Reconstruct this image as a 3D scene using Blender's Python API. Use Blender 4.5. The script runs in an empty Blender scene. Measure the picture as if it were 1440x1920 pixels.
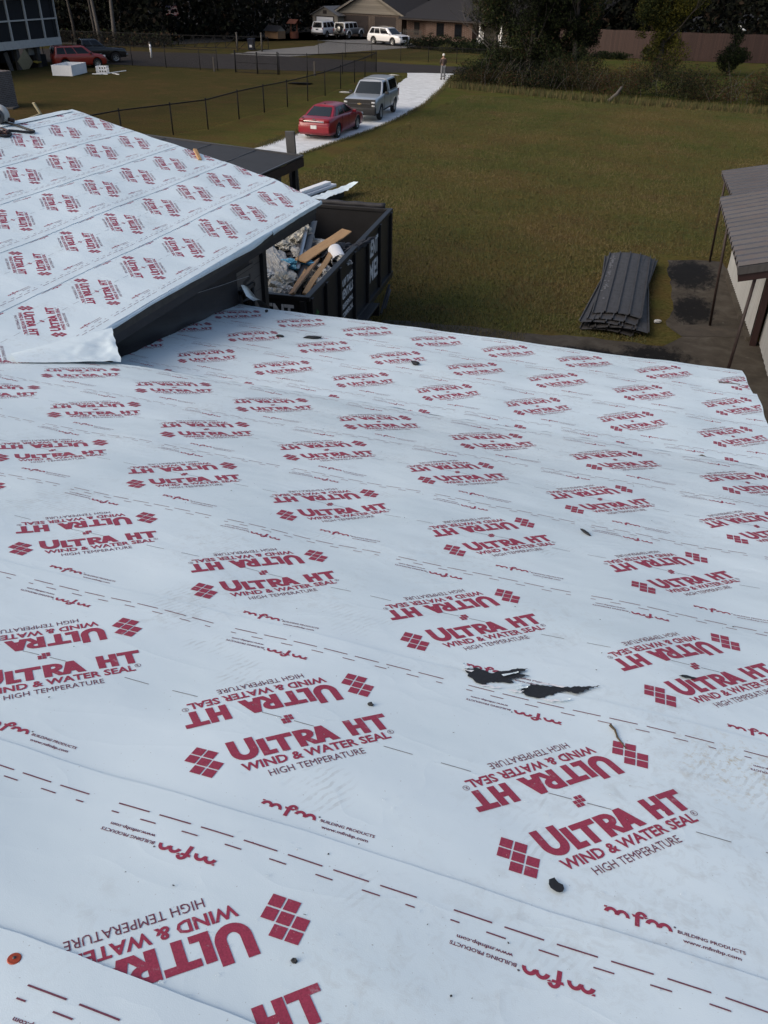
import bpy, bmesh, math, random
import numpy as np
from mathutils import Vector, Matrix, Euler, noise

random.seed(7)
RNG = np.random.default_rng(7)
R = math.radians
SC = bpy.context.scene
COL = SC.collection

# ------------------------------------------------------------------ camera
cam_d = bpy.data.cameras.new("camera")
cam = bpy.data.objects.new("camera", cam_d)
COL.objects.link(cam)
SC.camera = cam
cam_d.sensor_fit = 'HORIZONTAL'
cam_d.sensor_width = 36.0
cam_d.lens = 36.0 * 1524.72 / 1440.0
cam_d.clip_start = 0.05
cam_d.clip_end = 2000.0
_P, _Rl, _Y = R(33.7271), R(0.8914), R(17.8716)
_fw = Vector((-math.sin(_Y) * math.cos(_P), math.cos(_Y) * math.cos(_P), -math.sin(_P)))
_rt = Vector((math.cos(_Y), math.sin(_Y), 0))
_up = _rt.cross(_fw)
_rt2 = _rt * math.cos(_Rl) + _up * math.sin(_Rl)
_up2 = _up * math.cos(_Rl) - _rt * math.sin(_Rl)
CAMZ = 7.2
M = Matrix(((_rt2.x, _up2.x, -_fw.x, 0), (_rt2.y, _up2.y, -_fw.y, 0), (_rt2.z, _up2.z, -_fw.z, CAMZ), (0, 0, 0, 1)))
cam.matrix_world = M

# ------------------------------------------------------------------ sky, sun, exposure (overcast day)
SUN_EL, SUN_AZ = R(34), R(228)
world = bpy.data.worlds.new("World")
SC.world = world
world.use_nodes = True
wn = world.node_tree
wn.nodes.clear()
_o = wn.nodes.new('ShaderNodeOutputWorld')
_b = wn.nodes.new('ShaderNodeBackground')
_s = wn.nodes.new('ShaderNodeTexSky')
_s.sky_type = 'NISHITA'
_s.sun_disc = False
_s.sun_elevation = SUN_EL
_s.sun_rotation = SUN_AZ
_s.air_density = 1.0
_s.dust_density = 5.0
_s.ozone_density = 1.0
_b.inputs['Strength'].default_value = 0.14
wn.links.new(_s.outputs[0], _b.inputs[0])
wn.links.new(_b.outputs[0], _o.inputs[0])
sun_d = bpy.data.lights.new("sun", 'SUN')
sun_d.energy = 0.5
sun_d.angle = R(50)
sun_d.color = (1.0, 0.975, 0.95)
sun = bpy.data.objects.new("sun", sun_d)
COL.objects.link(sun)
_dir = Vector((math.sin(SUN_AZ) * math.cos(SUN_EL), math.cos(SUN_AZ) * math.cos(SUN_EL), math.sin(SUN_EL)))
sun.rotation_euler = _dir.to_track_quat('Z', 'Y').to_euler()
sun.location = (0, 0, 40)
SC.view_settings.view_transform = 'Standard'
SC.view_settings.look = 'None'
SC.view_settings.gamma = 1.0
SC.view_settings.exposure = 0.47

# ------------------------------------------------------------------ materials
MATS = {}
def lin(r, g, b):
    f = lambda c: (c / 12.92 if c <= 0.04045 else ((c + 0.055) / 1.055) ** 2.4)
    return (f(r / 255), f(g / 255), f(b / 255))
class N:
    """small node helper"""
    def __init__(self, name):
        self.m = bpy.data.materials.new(name); self.m.use_nodes = True
        self.t = self.m.node_tree; self.b = self.t.nodes['Principled BSDF']
        MATS[name] = self.m
    def new(self, ty, **kw):
        n = self.t.nodes.new(ty)
        for k, v in kw.items():
            if hasattr(n, k): setattr(n, k, v)
            else: n.inputs[k.replace('_', ' ')].default_value = v
        return n
    def ln(self, a, b): self.t.links.new(a, b)
    def coord(self, kind='Object', scale=(1, 1, 1), rot=(0, 0, 0)):
        c = self.new('ShaderNodeTexCoord'); mp = self.new('ShaderNodeMapping')
        mp.inputs['Scale'].default_value = scale; mp.inputs['Rotation'].default_value = rot
        self.ln(c.outputs[kind], mp.inputs[0]); return mp.outputs[0]
    def pos(self, scale=(1, 1, 1), rot=(0, 0, 0)):
        c = self.new('ShaderNodeNewGeometry'); mp = self.new('ShaderNodeMapping')
        mp.inputs['Scale'].default_value = scale; mp.inputs['Rotation'].default_value = rot
        self.ln(c.outputs['Position'], mp.inputs[0]); return mp.outputs[0]
    def noise(self, vec, scale, detail=4, rough=.55, dist=0.0):
        n = self.new('ShaderNodeTexNoise'); n.inputs['Scale'].default_value = scale
        n.inputs['Detail'].default_value = detail; n.inputs['Roughness'].default_value = rough
        n.inputs['Distortion'].default_value = dist
        if vec is not None: self.ln(vec, n.inputs['Vector'])
        return n.outputs['Fac']
    def ramp(self, fac, stops, interp='LINEAR'):
        r = self.new('ShaderNodeValToRGB'); r.color_ramp.interpolation = interp
        el = r.color_ramp.elements
        while len(el) < len(stops): el.new(0.5)
        for e, (p, c) in zip(el, stops):
            e.position = p; e.color = (c[0], c[1], c[2], 1) if not isinstance(c, (int, float)) else (c, c, c, 1)
        self.ln(fac, r.inputs[0]); return r.outputs[0]
    def mix(self, fac, a, b, mode='MIX'):
        m = self.new('ShaderNodeMix'); m.data_type = 'RGBA'; m.blend_type = mode
        for i, v in ((0, fac), (6, a), (7, b)):
            if hasattr(v, 'links') or hasattr(v, 'is_linked'): self.ln(v, m.inputs[i])
            elif isinstance(v, (int, float)): m.inputs[i].default_value = v if i == 0 else (v, v, v, 1)
            else: m.inputs[i].default_value = (v[0], v[1], v[2], 1)
        return m.outputs[2]
    def math(self, op, a, b=0.0):
        m = self.new('ShaderNodeMath'); m.operation = op
        for i, v in ((0, a), (1, b)):
            if isinstance(v, (int, float)): m.inputs[i].default_value = v
            else: self.ln(v, m.inputs[i])
        return m.outputs[0]
    def color(self, c):
        if isinstance(c, tuple): self.b.inputs['Base Color'].default_value = (*c, 1)
        else: self.ln(c, self.b.inputs['Base Color'])
        return self
    def set(self, **kw):
        for k, v in kw.items():
            i = self.b.inputs[k.replace('_', ' ')]
            if isinstance(v, (int, float, tuple)): i.default_value = v
            else: self.ln(v, i)
        return self
    def bump(self, h, strength=.3, dist=.01):
        b = self.new('ShaderNodeBump'); b.inputs['Strength'].default_value = strength; b.inputs['Distance'].default_value = dist
        self.ln(h, b.inputs['Height']); self.ln(b.outputs[0], self.b.inputs['Normal']); return self
def simple(name, c, rough=.6, metal=0.0, var=.18, scale=6.0, bump=0.0, spec=None, coat=0.0):
    n = N(name); v = n.pos()
    f = n.noise(v, scale, 5, .6)
    n.color(n.ramp(f, [(.25, tuple(x * (1 - var) for x in c)), (.75, tuple(min(1, x * (1 + var)) for x in c))]))
    n.set(Roughness=rough, Metallic=metal)
    if spec is not None: n.set(Specular_IOR_Level=spec)
    if coat: n.set(Coat_Weight=coat, Coat_Roughness=.08)
    if bump: n.bump(n.noise(v, scale * 6, 4, .6), .5, bump)
    return n.m

# membrane (white woven synthetic) and its print
def make_membrane():
    n = N('membrane'); v = n.pos()
    big = n.noise(v, .9, 3, .5); streak = n.noise(n.pos((1.0, 2.4, 1.0), (0, 0, R(42))), .9, 2, .5)  # streak: soft wrinkle shading put into the colour as diagonal bands
    base = n.ramp(n.mix(.5, big, streak), [(.28, (.560, .660, .695)), (.50, (.625, .722, .755)), (.72, (.680, .775, .805))])
    # scuffs and boot dirt: patchy grey-green smudges
    patch = n.ramp(n.noise(v, 1.7, 3, .5, .3), [(.50, 0.0), (.66, 1.0)])
    fine = n.ramp(n.noise(v, 22, 6, .72, .6), [(.48, 0.0), (.70, 1.0)])
    dirt = n.math('MULTIPLY', patch, fine)
    speck = n.ramp(n.noise(v, 140, 2, .5), [(.735, 0.0), (.77, 1.0)])
    c = n.mix(n.math('MULTIPLY', dirt, .42), base, (.36, .37, .35))
    c = n.mix(n.math('MULTIPLY', speck, .55), c, (.20, .19, .17))
    # faint boot tread prints
    wv = n.new('ShaderNodeTexWave'); wv.inputs['Scale'].default_value = 16; wv.inputs['Distortion'].default_value = 5; wv.inputs['Detail'].default_value = 2; n.ln(n.pos((1, 1, 1), (0, 0, R(25))), wv.inputs['Vector'])
    foot = n.math('MULTIPLY', n.ramp(wv.outputs['Fac'], [(.55, 0.0), (.75, 1.0)]), n.ramp(n.noise(v, 2.6, 2, .5, .2), [(.60, 0.0), (.68, 1.0)]))
    c = n.mix(n.math('MULTIPLY', n.math('MULTIPLY', foot, n.ramp(n.noise(v, 30, 3, .6), [(.4, 0.0), (.6, 1.0)])), .35), c, (.36, .38, .37))
    # tan sawdust patch by the right edge
    g = n.new('ShaderNodeNewGeometry'); d = n.new('ShaderNodeVectorMath'); d.operation = 'DISTANCE'
    n.ln(g.outputs['Position'], d.inputs[0]); d.inputs[1].default_value = (.47, 1.70, 5.38)
    near = n.ramp(d.outputs['Value'], [(.0, 1.0), (.22, 0.0)])
    tan = n.math('MULTIPLY', near, n.ramp(n.noise(v, 45, 5, .75), [(.52, 0.0), (.66, .9)]))
    c = n.mix(tan, c, (.42, .34, .20))
    n.color(c)
    n.set(Roughness=n.ramp(dirt, [(0, .36), (1, .6)]), Specular_IOR_Level=.5)
    weave = n.noise(n.pos((1, 1, 1)), 420, 2, .5)
    wr = n.noise(n.pos((1.0, 2.2, 1.0), (0, 0, R(42))), 1.6, 2, .5)
    wr2 = n.noise(v, 11, 3, .5)
    crease = n.math('POWER', n.math('SUBTRACT', 1.0, n.math('ABSOLUTE', n.math('MULTIPLY', n.math('SUBTRACT', n.noise(n.pos((1, 1.7, 1), (0, 0, R(30))), 2.2, 2, .5, .5), .5), 5.0))), 6.0)
    h = n.math('ADD', n.math('MULTIPLY', weave, .03), n.math('ADD', n.math('ADD', n.math('MULTIPLY', wr, 1.0), n.math('MULTIPLY', crease, .045)), n.math('MULTIPLY', wr2, .12)))
    n.bump(h, .45, .02)
    return n.m
make_membrane()
def make_print(name, c):
    n = N(name); v = n.pos()
    wear = n.ramp(n.noise(v, 30, 6, .75), [(.60, 0.0), (.78, .55)])
    f = n.noise(v, 260, 2, .6)
    c2 = n.ramp(f, [(.35, tuple(x * .82 for x in c)), (.65, tuple(x * 1.18 for x in c))])
    n.color(n.mix(wear, c2, (.55, .56, .58)))
    n.set(Roughness=.5, Specular_IOR_Level=.4)
    return n.m
make_print('print_red', (.285, .034, .066))
make_print('print_dark', (.15, .040, .064))
make_print('print_grey', (.10, .085, .10))
simple('underlayment', (.018, .017, .020), .62, var=.3, scale=4, bump=.003)
simple('torn', (.010, .012, .016), .75, var=.5, scale=90, bump=.002)
simple('torn_fibre', (.70, .71, .72), .7, var=.15, scale=120)
simple('debris_black', (.012, .013, .015), .7, var=.4, scale=60)
simple('cap_orange', (.32, .045, .012), .45, var=.15, scale=60)
simple('twig', (.075, .055, .03), .85, var=.3, scale=80)
simple('white_trim', (.72, .73, .74), .5, var=.05)
simple('white_dirty', (0.4080, 0.4080, 0.3876), .6, var=.14, scale=5)
simple('offwhite_plastic', (0.3224, 0.3162, 0.2790), .45, var=.16, scale=5, bump=.004)
simple('clear_plastic', (0.2604, 0.2604, 0.2480), .35, var=.3, scale=9, bump=.006)
simple('blue_plastic', (.06, .24, .38), .4, var=.25, scale=8, bump=.004)
simple('black_felt', (.020, .020, .023), .7, var=.35, scale=7, bump=.004)
simple('trailer_black', (.0085, .0085, .0100), .5, var=.5, scale=3.5, bump=.002)
simple('trailer_inside', (.012, .0125, .014), .7, var=.6, scale=5, bump=.003)
simple('lettering_white', (.60, .60, .60), .55, var=.3, scale=14)
simple('lettering_grey', (.30, .30, .31), .55, var=.15, scale=14)
simple('emblem_green', (.05, .18, .05), .5, var=.4, scale=24)
simple('rubber', (.012, .012, .012), .85, var=.3, scale=20)
simple('dark_metal', (.009, .009, .010), .8, var=.3, scale=8, spec=.2)
simple('grey_metal', (0.0544, 0.0571, 0.0626), .45, .3, var=.2, scale=6)
simple('alu', (.45, .46, .47), .32, .85, var=.1, scale=12)
simple('chrome', (.62, .63, .65), .15, 1.0, var=.05)
simple('maroon', (0.0184, 0.0057, 0.0053), .55, var=.2, scale=8)
simple('rust_post', (0.0212, 0.0115, 0.0101), .65, var=.3, scale=10)
simple('flat_roofing', (0.0204, 0.0218, 0.0245), .8, var=.22, scale=3, bump=.003)
simple('flat_seam', (.10, .105, .11), .8, var=.3, scale=12)
simple('glass_dark', (.007, .008, .010), .08, 0.0, var=.1, spec=.32)
simple('glass_tint', (.018, .022, .024), .07, 0.0, var=.1, spec=.5)
simple('paint_red', (.205, .004, .013), .35, var=.05, coat=.3)
simple('paint_silver', (.42, .44, .455), .34, .45, var=.04, coat=.6)
simple('paint_white', (.66, .66, .66), .3, var=.04, coat=.5)
simple('paint_orange_red', (.23, .020, .012), .3, var=.06, coat=.6)
simple('paint_black', (.010, .010, .011), .25, var=.2, coat=.6)
simple('paint_grey', (0.1360, 0.1428, 0.1496), .35, .2, var=.1, coat=.4)
simple('black_trim', (.010, .010, .011), .6, var=.3, scale=12)
simple('tail_red', (.15, .004, .008), .2, var=.1)
simple('head_lens', (.55, .57, .58), .12, .3, var=.1)
simple('gold', (.50, .40, .22), .3, .7, var=.1)
simple('plate', (.55, .55, .55), .5, var=.25, scale=40)
simple('skin', (.24, .145, .105), .6, var=.08)
simple('shirt_brown', (.055, .036, .032), .85, var=.18, scale=9)
simple('trousers_grey', (.15, .155, .165), .85, var=.2, scale=9)
simple('cap_white', (.62, .61, .58), .8, var=.06)
simple('shoe_dark', (.03, .026, .024), .7, var=.2)
simple('bin_blue', (0.0082, 0.0238, 0.0884), .5, var=.15)
simple('bin_navy', (.008, .012, .026), .5, var=.2)
simple('orange_wood', (.10, .026, .010), .7, var=.25, scale=8)
simple('weathered_wood', (0.0571, 0.0517, 0.0462), .85, var=.3, scale=10, bump=.004)
simple('plywood', (0.2448, 0.2108, 0.1292), .8, var=.15, scale=8)
simple('brown_door', (0.0204, 0.0136, 0.0129), .7, var=.15, scale=3)
simple('bark', (0.0374, 0.0320, 0.0286), .9, var=.35, scale=9, bump=.02)
simple('bark_pale', (0.0748, 0.0680, 0.0626), .9, var=.3, scale=8, bump=.02)
simple('twig_grey', (0.0653, 0.0598, 0.0571), .9, var=.25, scale=8)
simple('flag_red', (.26, .03, .035), .8, var=.1)
simple('flag_white', (.62, .60, .58), .8, var=.08)
simple('flag_blue', (.02, .028, .09), .8, var=.1)
simple('bird_white', (.7, .7, .68), .7, var=.06)
simple('hose_brown', (.06, .028, .024), .6, var=.4, scale=20)
simple('dark_under', (.012, .011, .010), .95, var=.4, scale=4)
simple('shade_interior', (.006, .007, .009), .9, var=.3, scale=2)
simple('roof_dark', (0.0109, 0.0102, 0.0122), .9, var=.3, scale=5, bump=.01)
simple('metal_roof_pale', (0.1632, 0.1598, 0.1564), .5, .2, var=.15)
simple('green_tag', (.05, .16, .04), .6, var=.2)
simple('yellow_plastic', (.36, .27, .05), .6, var=.2)

def planks(name, c, size, axis=2, gap=.035, rough=.75, var=.2):
    """horizontal lap siding / vertical board look: colour steps and dark joints along one axis"""
    n = N(name); v = n.pos()
    s = n.new('ShaderNodeSeparateXYZ'); n.ln(v, s.inputs[0])
    t = n.math('MULTIPLY', s.outputs[axis], 1.0 / size)
    fr = n.math('FRACT', t); fl = n.math('FLOOR', t)
    wn_ = n.new('ShaderNodeTexWhiteNoise'); wn_.noise_dimensions = '1D'; n.ln(fl, wn_.inputs['W'])
    c0 = n.ramp(wn_.outputs['Value'], [(0, tuple(x * (1 - var) for x in c)), (1, tuple(x * (1 + var) for x in c))])
    c1 = n.mix(n.ramp(n.noise(v, 14, 5, .65), [(.3, .0), (.8, .5)]), c0, tuple(x * .6 for x in c))
    j = n.ramp(fr, [(gap, 1.0), (gap + .03, 0.0)])
    n.color(n.mix(j, c1, tuple(x * .3 for x in c)))
    n.set(Roughness=rough); n.bump(fr, .4, .015)
    return n.m
planks('siding_brown', (0.1275, 0.1105, 0.0978), .17)
planks('siding_cream', (0.1958, 0.1768, 0.1469), .26)
planks('fence_boards', (0.0408, 0.0203, 0.0163), .145, axis=0, var=.22)
planks('porch_boards', (.10, .095, .09), .15)
def bricks(name, c1, c2, mortar, sc=1.0):
    n = N(name); c = n.new('ShaderNodeTexCoord')
    b = n.new('ShaderNodeTexBrick'); b.inputs['Scale'].default_value = 1.0
    b.inputs['Brick Width'].default_value = .22 * sc; b.inputs['Row Height'].default_value = .075 * sc; b.inputs['Mortar Size'].default_value = .008 * sc
    b.inputs['Color1'].default_value = (*c1, 1); b.inputs['Color2'].default_value = (*c2, 1); b.inputs['Mortar'].default_value = (*mortar, 1)
    s = n.new('ShaderNodeSeparateXYZ'); n.ln(n.pos(), s.inputs[0])
    cb = n.new('ShaderNodeCombineXYZ'); n.ln(n.math('ADD', s.outputs[0], s.outputs[1]), cb.inputs[0]); n.ln(s.outputs[2], cb.inputs[1])
    n.ln(cb.outputs[0], b.inputs['Vector'])
    n.color(n.mix(n.ramp(n.noise(n.pos(), 3, 5, .6), [(.3, 0.0), (.8, .5)]), b.outputs['Color'], tuple(x * .55 for x in c1)))
    n.set(Roughness=.85); return n.m
bricks('brick_garage', (0.0632, 0.0413, 0.0286), (0.0485, 0.0295, 0.0211), (.17, .15, .13), 1.5)
bricks('brick_house', (0.0696, 0.0337, 0.0211), (0.0548, 0.0244, 0.0160), (.16, .135, .12), 1.5)
bricks('brick_pier', (0.1156, 0.0952, 0.0850), (0.0884, 0.0680, 0.0612), (.22, .21, .20), 1.3)

def make_panelmetal():
    n = N('panel_metal'); v = n.coord('Object', (1, 1, 1)); w = n.pos()
    f = n.noise(n.coord('Object', (6, .6, 1)), 3.0, 5, .6)
    n.color(n.ramp(f, [(.3, (.042, .0405, .0405)), (.72, (.062, .060, .0595))]))
    n.set(Roughness=n.ramp(n.noise(w, 6, 4, .6), [(.3, .5), (.7, .65)]), Specular_IOR_Level=.22); return n.m
make_panelmetal()
def make_oxid():
    simple('panel_oxide', (0.1156, 0.1156, 0.1190), .7, var=.35, scale=30)
make_oxid()
def make_carport_roof():
    n = N('carport_metal'); v = n.pos()
    st = n.noise(n.pos((.5, 5, 1)), 1.2, 5, .65); rust = n.ramp(n.noise(v, 2.1, 5, .65, .4), [(.5, 0.0), (.75, .6)])
    c = n.ramp(st, [(.25, (.046, .043, .045)), (.75, (.082, .077, .079))])
    n.color(n.mix(rust, c, (.078, .058, .054))); n.set(Roughness=.5, Metallic=.0); return n.m
make_carport_roof()
def make_wallmetal():
    n = N('white_wall_metal'); v = n.pos()
    streak = n.ramp(n.noise(n.pos((6, 6, .5)), 1.3, 5, .65), [(.4, 0.0), (.8, .6)])
    n.color(n.mix(streak, (.34, .35, .345), (.20, .19, .175))); n.set(Roughness=.6); return n.m
make_wallmetal()
def wood(name, c, d):
    n = N(name); v = n.coord('Object', (14, 1.2, 14))
    f = n.noise(v, 3.0, 6, .65, .8)
    k = n.ramp(n.noise(n.coord('Object'), 9, 2, .5), [(.68, 0.0), (.74, .7)])
    n.color(n.mix(k, n.ramp(f, [(.3, d), (.68, c)]), tuple(x * .5 for x in d))); n.set(Roughness=.8); return n.m
wood('board_pine', (.46, .285, .135), (.33, .185, .08))
wood('board_aged', (.24, .145, .075), (.15, .085, .045))

# ------------------------------------------------------------------ mesh helpers
class MB:
    def __init__(self): self.v, self.f, self.m = [], [], []
    def add(self, vs, fs, m=0):
        o = len(self.v); self.v += [tuple(x) for x in vs]
        self.f += [tuple(i + o for i in f) for f in fs]; self.m += [m] * len(fs); return self
    def box(self, c, s, rot=None, m=0, bev=0.0, mat=None):
        x, y, z = (k / 2 for k in s)
        if bev > 0:
            b = min(bev, x * .45, y * .45, z * .45)
            bm = bmesh.new(); bmesh.ops.create_cube(bm, size=1.0, matrix=Matrix.Diagonal((s[0], s[1], s[2], 1)))
            bmesh.ops.bevel(bm, geom=bm.edges[:] , offset=b, segments=2, affect='EDGES', profile=.6)
            vs = [v.co.copy() for v in bm.verts]; bm.verts.index_update(); fs = [[v.index for v in f.verts] for f in bm.faces]; bm.free()
        else:
            vs = [Vector(p) for p in ((-x, -y, -z), (x, -y, -z), (x, y, -z), (-x, y, -z), (-x, -y, z), (x, -y, z), (x, y, z), (-x, y, z))]
            fs = [(0, 3, 2, 1), (4, 5, 6, 7), (0, 1, 5, 4), (1, 2, 6, 5), (2, 3, 7, 6), (3, 0, 4, 7)]
        if rot is not None:
            q = rot if isinstance(rot, Matrix) else Euler(rot).to_matrix()
            vs = [q @ v for v in vs]
        return self.add([v + Vector(c) for v in vs], fs, m)
    def bar(self, a, b, w, h=None, m=0, up=(0, 0, 1), bev=0.0):
        a, b = Vector(a), Vector(b); h = h or w; d = b - a; L = d.length
        if L < 1e-6: return self
        y = d / L; u = Vector(up)
        if abs(y.dot(u)) > .98: u = Vector((1, 0, 0))
        x = y.cross(u).normalized(); z = x.cross(y)
        return self.box((a + b) / 2, (w, L, h), Matrix((x, y, z)).transposed(), m, bev)
    def tube(self, pts, rad, n=8, m=0, cap=True):
        pts = [Vector(p) for p in pts]
        if not hasattr(rad, '__len__'): rad = [rad] * len(pts)
        vs, fs = [], []; px = None
        for i, p in enumerate(pts):
            d = (pts[min(i + 1, len(pts) - 1)] - pts[max(i - 1, 0)]).normalized()
            if px is None:
                px = d.orthogonal().normalized()
            else:
                px = (px - d * px.dot(d)); px = px.normalized() if px.length > 1e-6 else d.orthogonal().normalized()
            py = d.cross(px)
            for k in range(n):
                a = 2 * math.pi * k / n
                vs.append(p + (px * math.cos(a) + py * math.sin(a)) * rad[i])
        for i in range(len(pts) - 1):
            for k in range(n):
                a, b = i * n + k, i * n + (k + 1) % n
                fs.append((a, b, b + n, a + n))
        if cap:
            fs.append(tuple(range(n))[::-1]); fs.append(tuple(range((len(pts) - 1) * n, len(pts) * n)))
        return self.add(vs, fs, m)
    def quad(self, a, b, c, d, m=0): return self.add([a, b, c, d], [(0, 1, 2, 3)], m)
    def lathe(self, prof, n=24, axis='y', c=(0, 0, 0), m=0):
        vs, fs = [], []
        for (r, h) in prof:
            for k in range(n):
                a = 2 * math.pi * k / n
                p = {'y': (r * math.cos(a), h, r * math.sin(a)), 'z': (r * math.cos(a), r * math.sin(a), h), 'x': (h, r * math.cos(a), r * math.sin(a))}[axis]
                vs.append(Vector(p) + Vector(c))
        for i in range(len(prof) - 1):
            for k in range(n):
                a, b = i * n + k, i * n + (k + 1) % n
                fs.append((a, b, b + n, a + n))
        return self.add(vs, fs, m)
    def build(self, name, mats, parent=None, smooth=False, world=False):
        me = bpy.data.meshes.new(name)
        vs = self.v
        if world and parent is not None:
            o = Vector(parent.location); vs = [(x - o.x, y - o.y, z - o.z) for x, y, z in vs]
        me.from_pydata(vs, [], self.f)
        if not isinstance(mats, (list, tuple)): mats = [mats]
        for mm in mats: me.materials.append(MATS[mm])
        if len(mats) > 1: me.polygons.foreach_set('material_index', self.m)
        if smooth: me.polygons.foreach_set('use_smooth', [True] * len(me.polygons))
        me.update()
        ob = bpy.data.objects.new(name, me); COL.objects.link(ob)
        if parent is not None: ob.parent = parent
        return ob
def np_mesh(name, verts, faces, mats, parent=None, midx=None, smooth=False, loc=None):
    """verts (n,3), faces (m,k) numpy"""
    me = bpy.data.meshes.new(name); n, (m, k) = len(verts), faces.shape
    me.vertices.add(n); me.vertices.foreach_set('co', np.ascontiguousarray(verts, np.float32).ravel())
    me.loops.add(m * k); me.loops.foreach_set('vertex_index', np.ascontiguousarray(faces, np.int32).ravel())
    me.polygons.add(m); me.polygons.foreach_set('loop_start', np.arange(0, m * k, k, dtype=np.int32))
    if not isinstance(mats, (list, tuple)): mats = [mats]
    for mm in mats: me.materials.append(MATS[mm])
    if midx is not None: me.polygons.foreach_set('material_index', np.ascontiguousarray(midx, np.int32))
    me.update(calc_edges=True); me.validate()
    if smooth: me.polygons.foreach_set('use_smooth', [True] * len(me.polygons))
    ob = bpy.data.objects.new(name, me); COL.objects.link(ob)
    if parent is not None: ob.parent = parent
    if loc is not None: ob.location = loc
    return ob
def tag(o, label=None, cat=None, group=None, kind=None):
    if label: o['label'] = label
    if cat: o['category'] = cat
    if group: o['group'] = group
    if kind: o['kind'] = kind
    return o
def thing(name, label, cat, loc=(0, 0, 0), rotz=0.0, group=None):
    o = bpy.data.objects.new(name, None); COL.objects.link(o); o.empty_display_size = .2
    o.location = loc; o.rotation_euler = (0, 0, rotz)
    return tag(o, label, cat, group)
def copy_tree(o, parent=None):
    c = o.copy(); COL.objects.link(c)
    if parent is not None: c.parent = parent
    for ch in list(o.children): copy_tree(ch, c)
    return c
def eval_mesh(ob):
    dg = bpy.context.evaluated_depsgraph_get(); dg.update()
    return bpy.data.meshes.new_from_object(ob.evaluated_get(dg))
def apply_mods(ob):
    me = eval_mesh(ob); old = ob.data; ob.modifiers.clear(); ob.data = me
    return ob
def text_polys(s, size, bold=0.0, res=2, align='LEFT', xscale=1.0, space=1.0):
    """filled outline of a line of text as (verts Nx2, faces list)"""
    cu = bpy.data.curves.new('t', 'FONT'); cu.body = s; cu.size = size; cu.offset = bold * size
    cu.resolution_u = res; cu.fill_mode = 'FRONT'; cu.align_x = align; cu.space_character = space
    ob = bpy.data.objects.new('t', cu); COL.objects.link(ob)
    me = eval_mesh(ob)
    vs = np.array([(v.co.x * xscale, v.co.y) for v in me.vertices]); fs = [tuple(p.vertices) for p in me.polygons]
    bpy.data.objects.remove(ob); bpy.data.curves.remove(cu); bpy.data.meshes.remove(me)
    return vs, fs
def fit_text(s, x0, x1, y0, cap, bold=0.0, res=2):
    """text scaled to run from x0 to x1 with baseline y0 and the given capital height"""
    vs, fs = text_polys(s, 1.0, bold, res)
    ref, _ = text_polys('H', 1.0, bold, 1)
    h = ref[:, 1].max() - ref[:, 1].min()
    sx = (x1 - x0) / (vs[:, 0].max() - vs[:, 0].min())
    return np.c_[x0 + (vs[:, 0] - vs[:, 0].min()) * sx, y0 + vs[:, 1] * cap / h], fs
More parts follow.
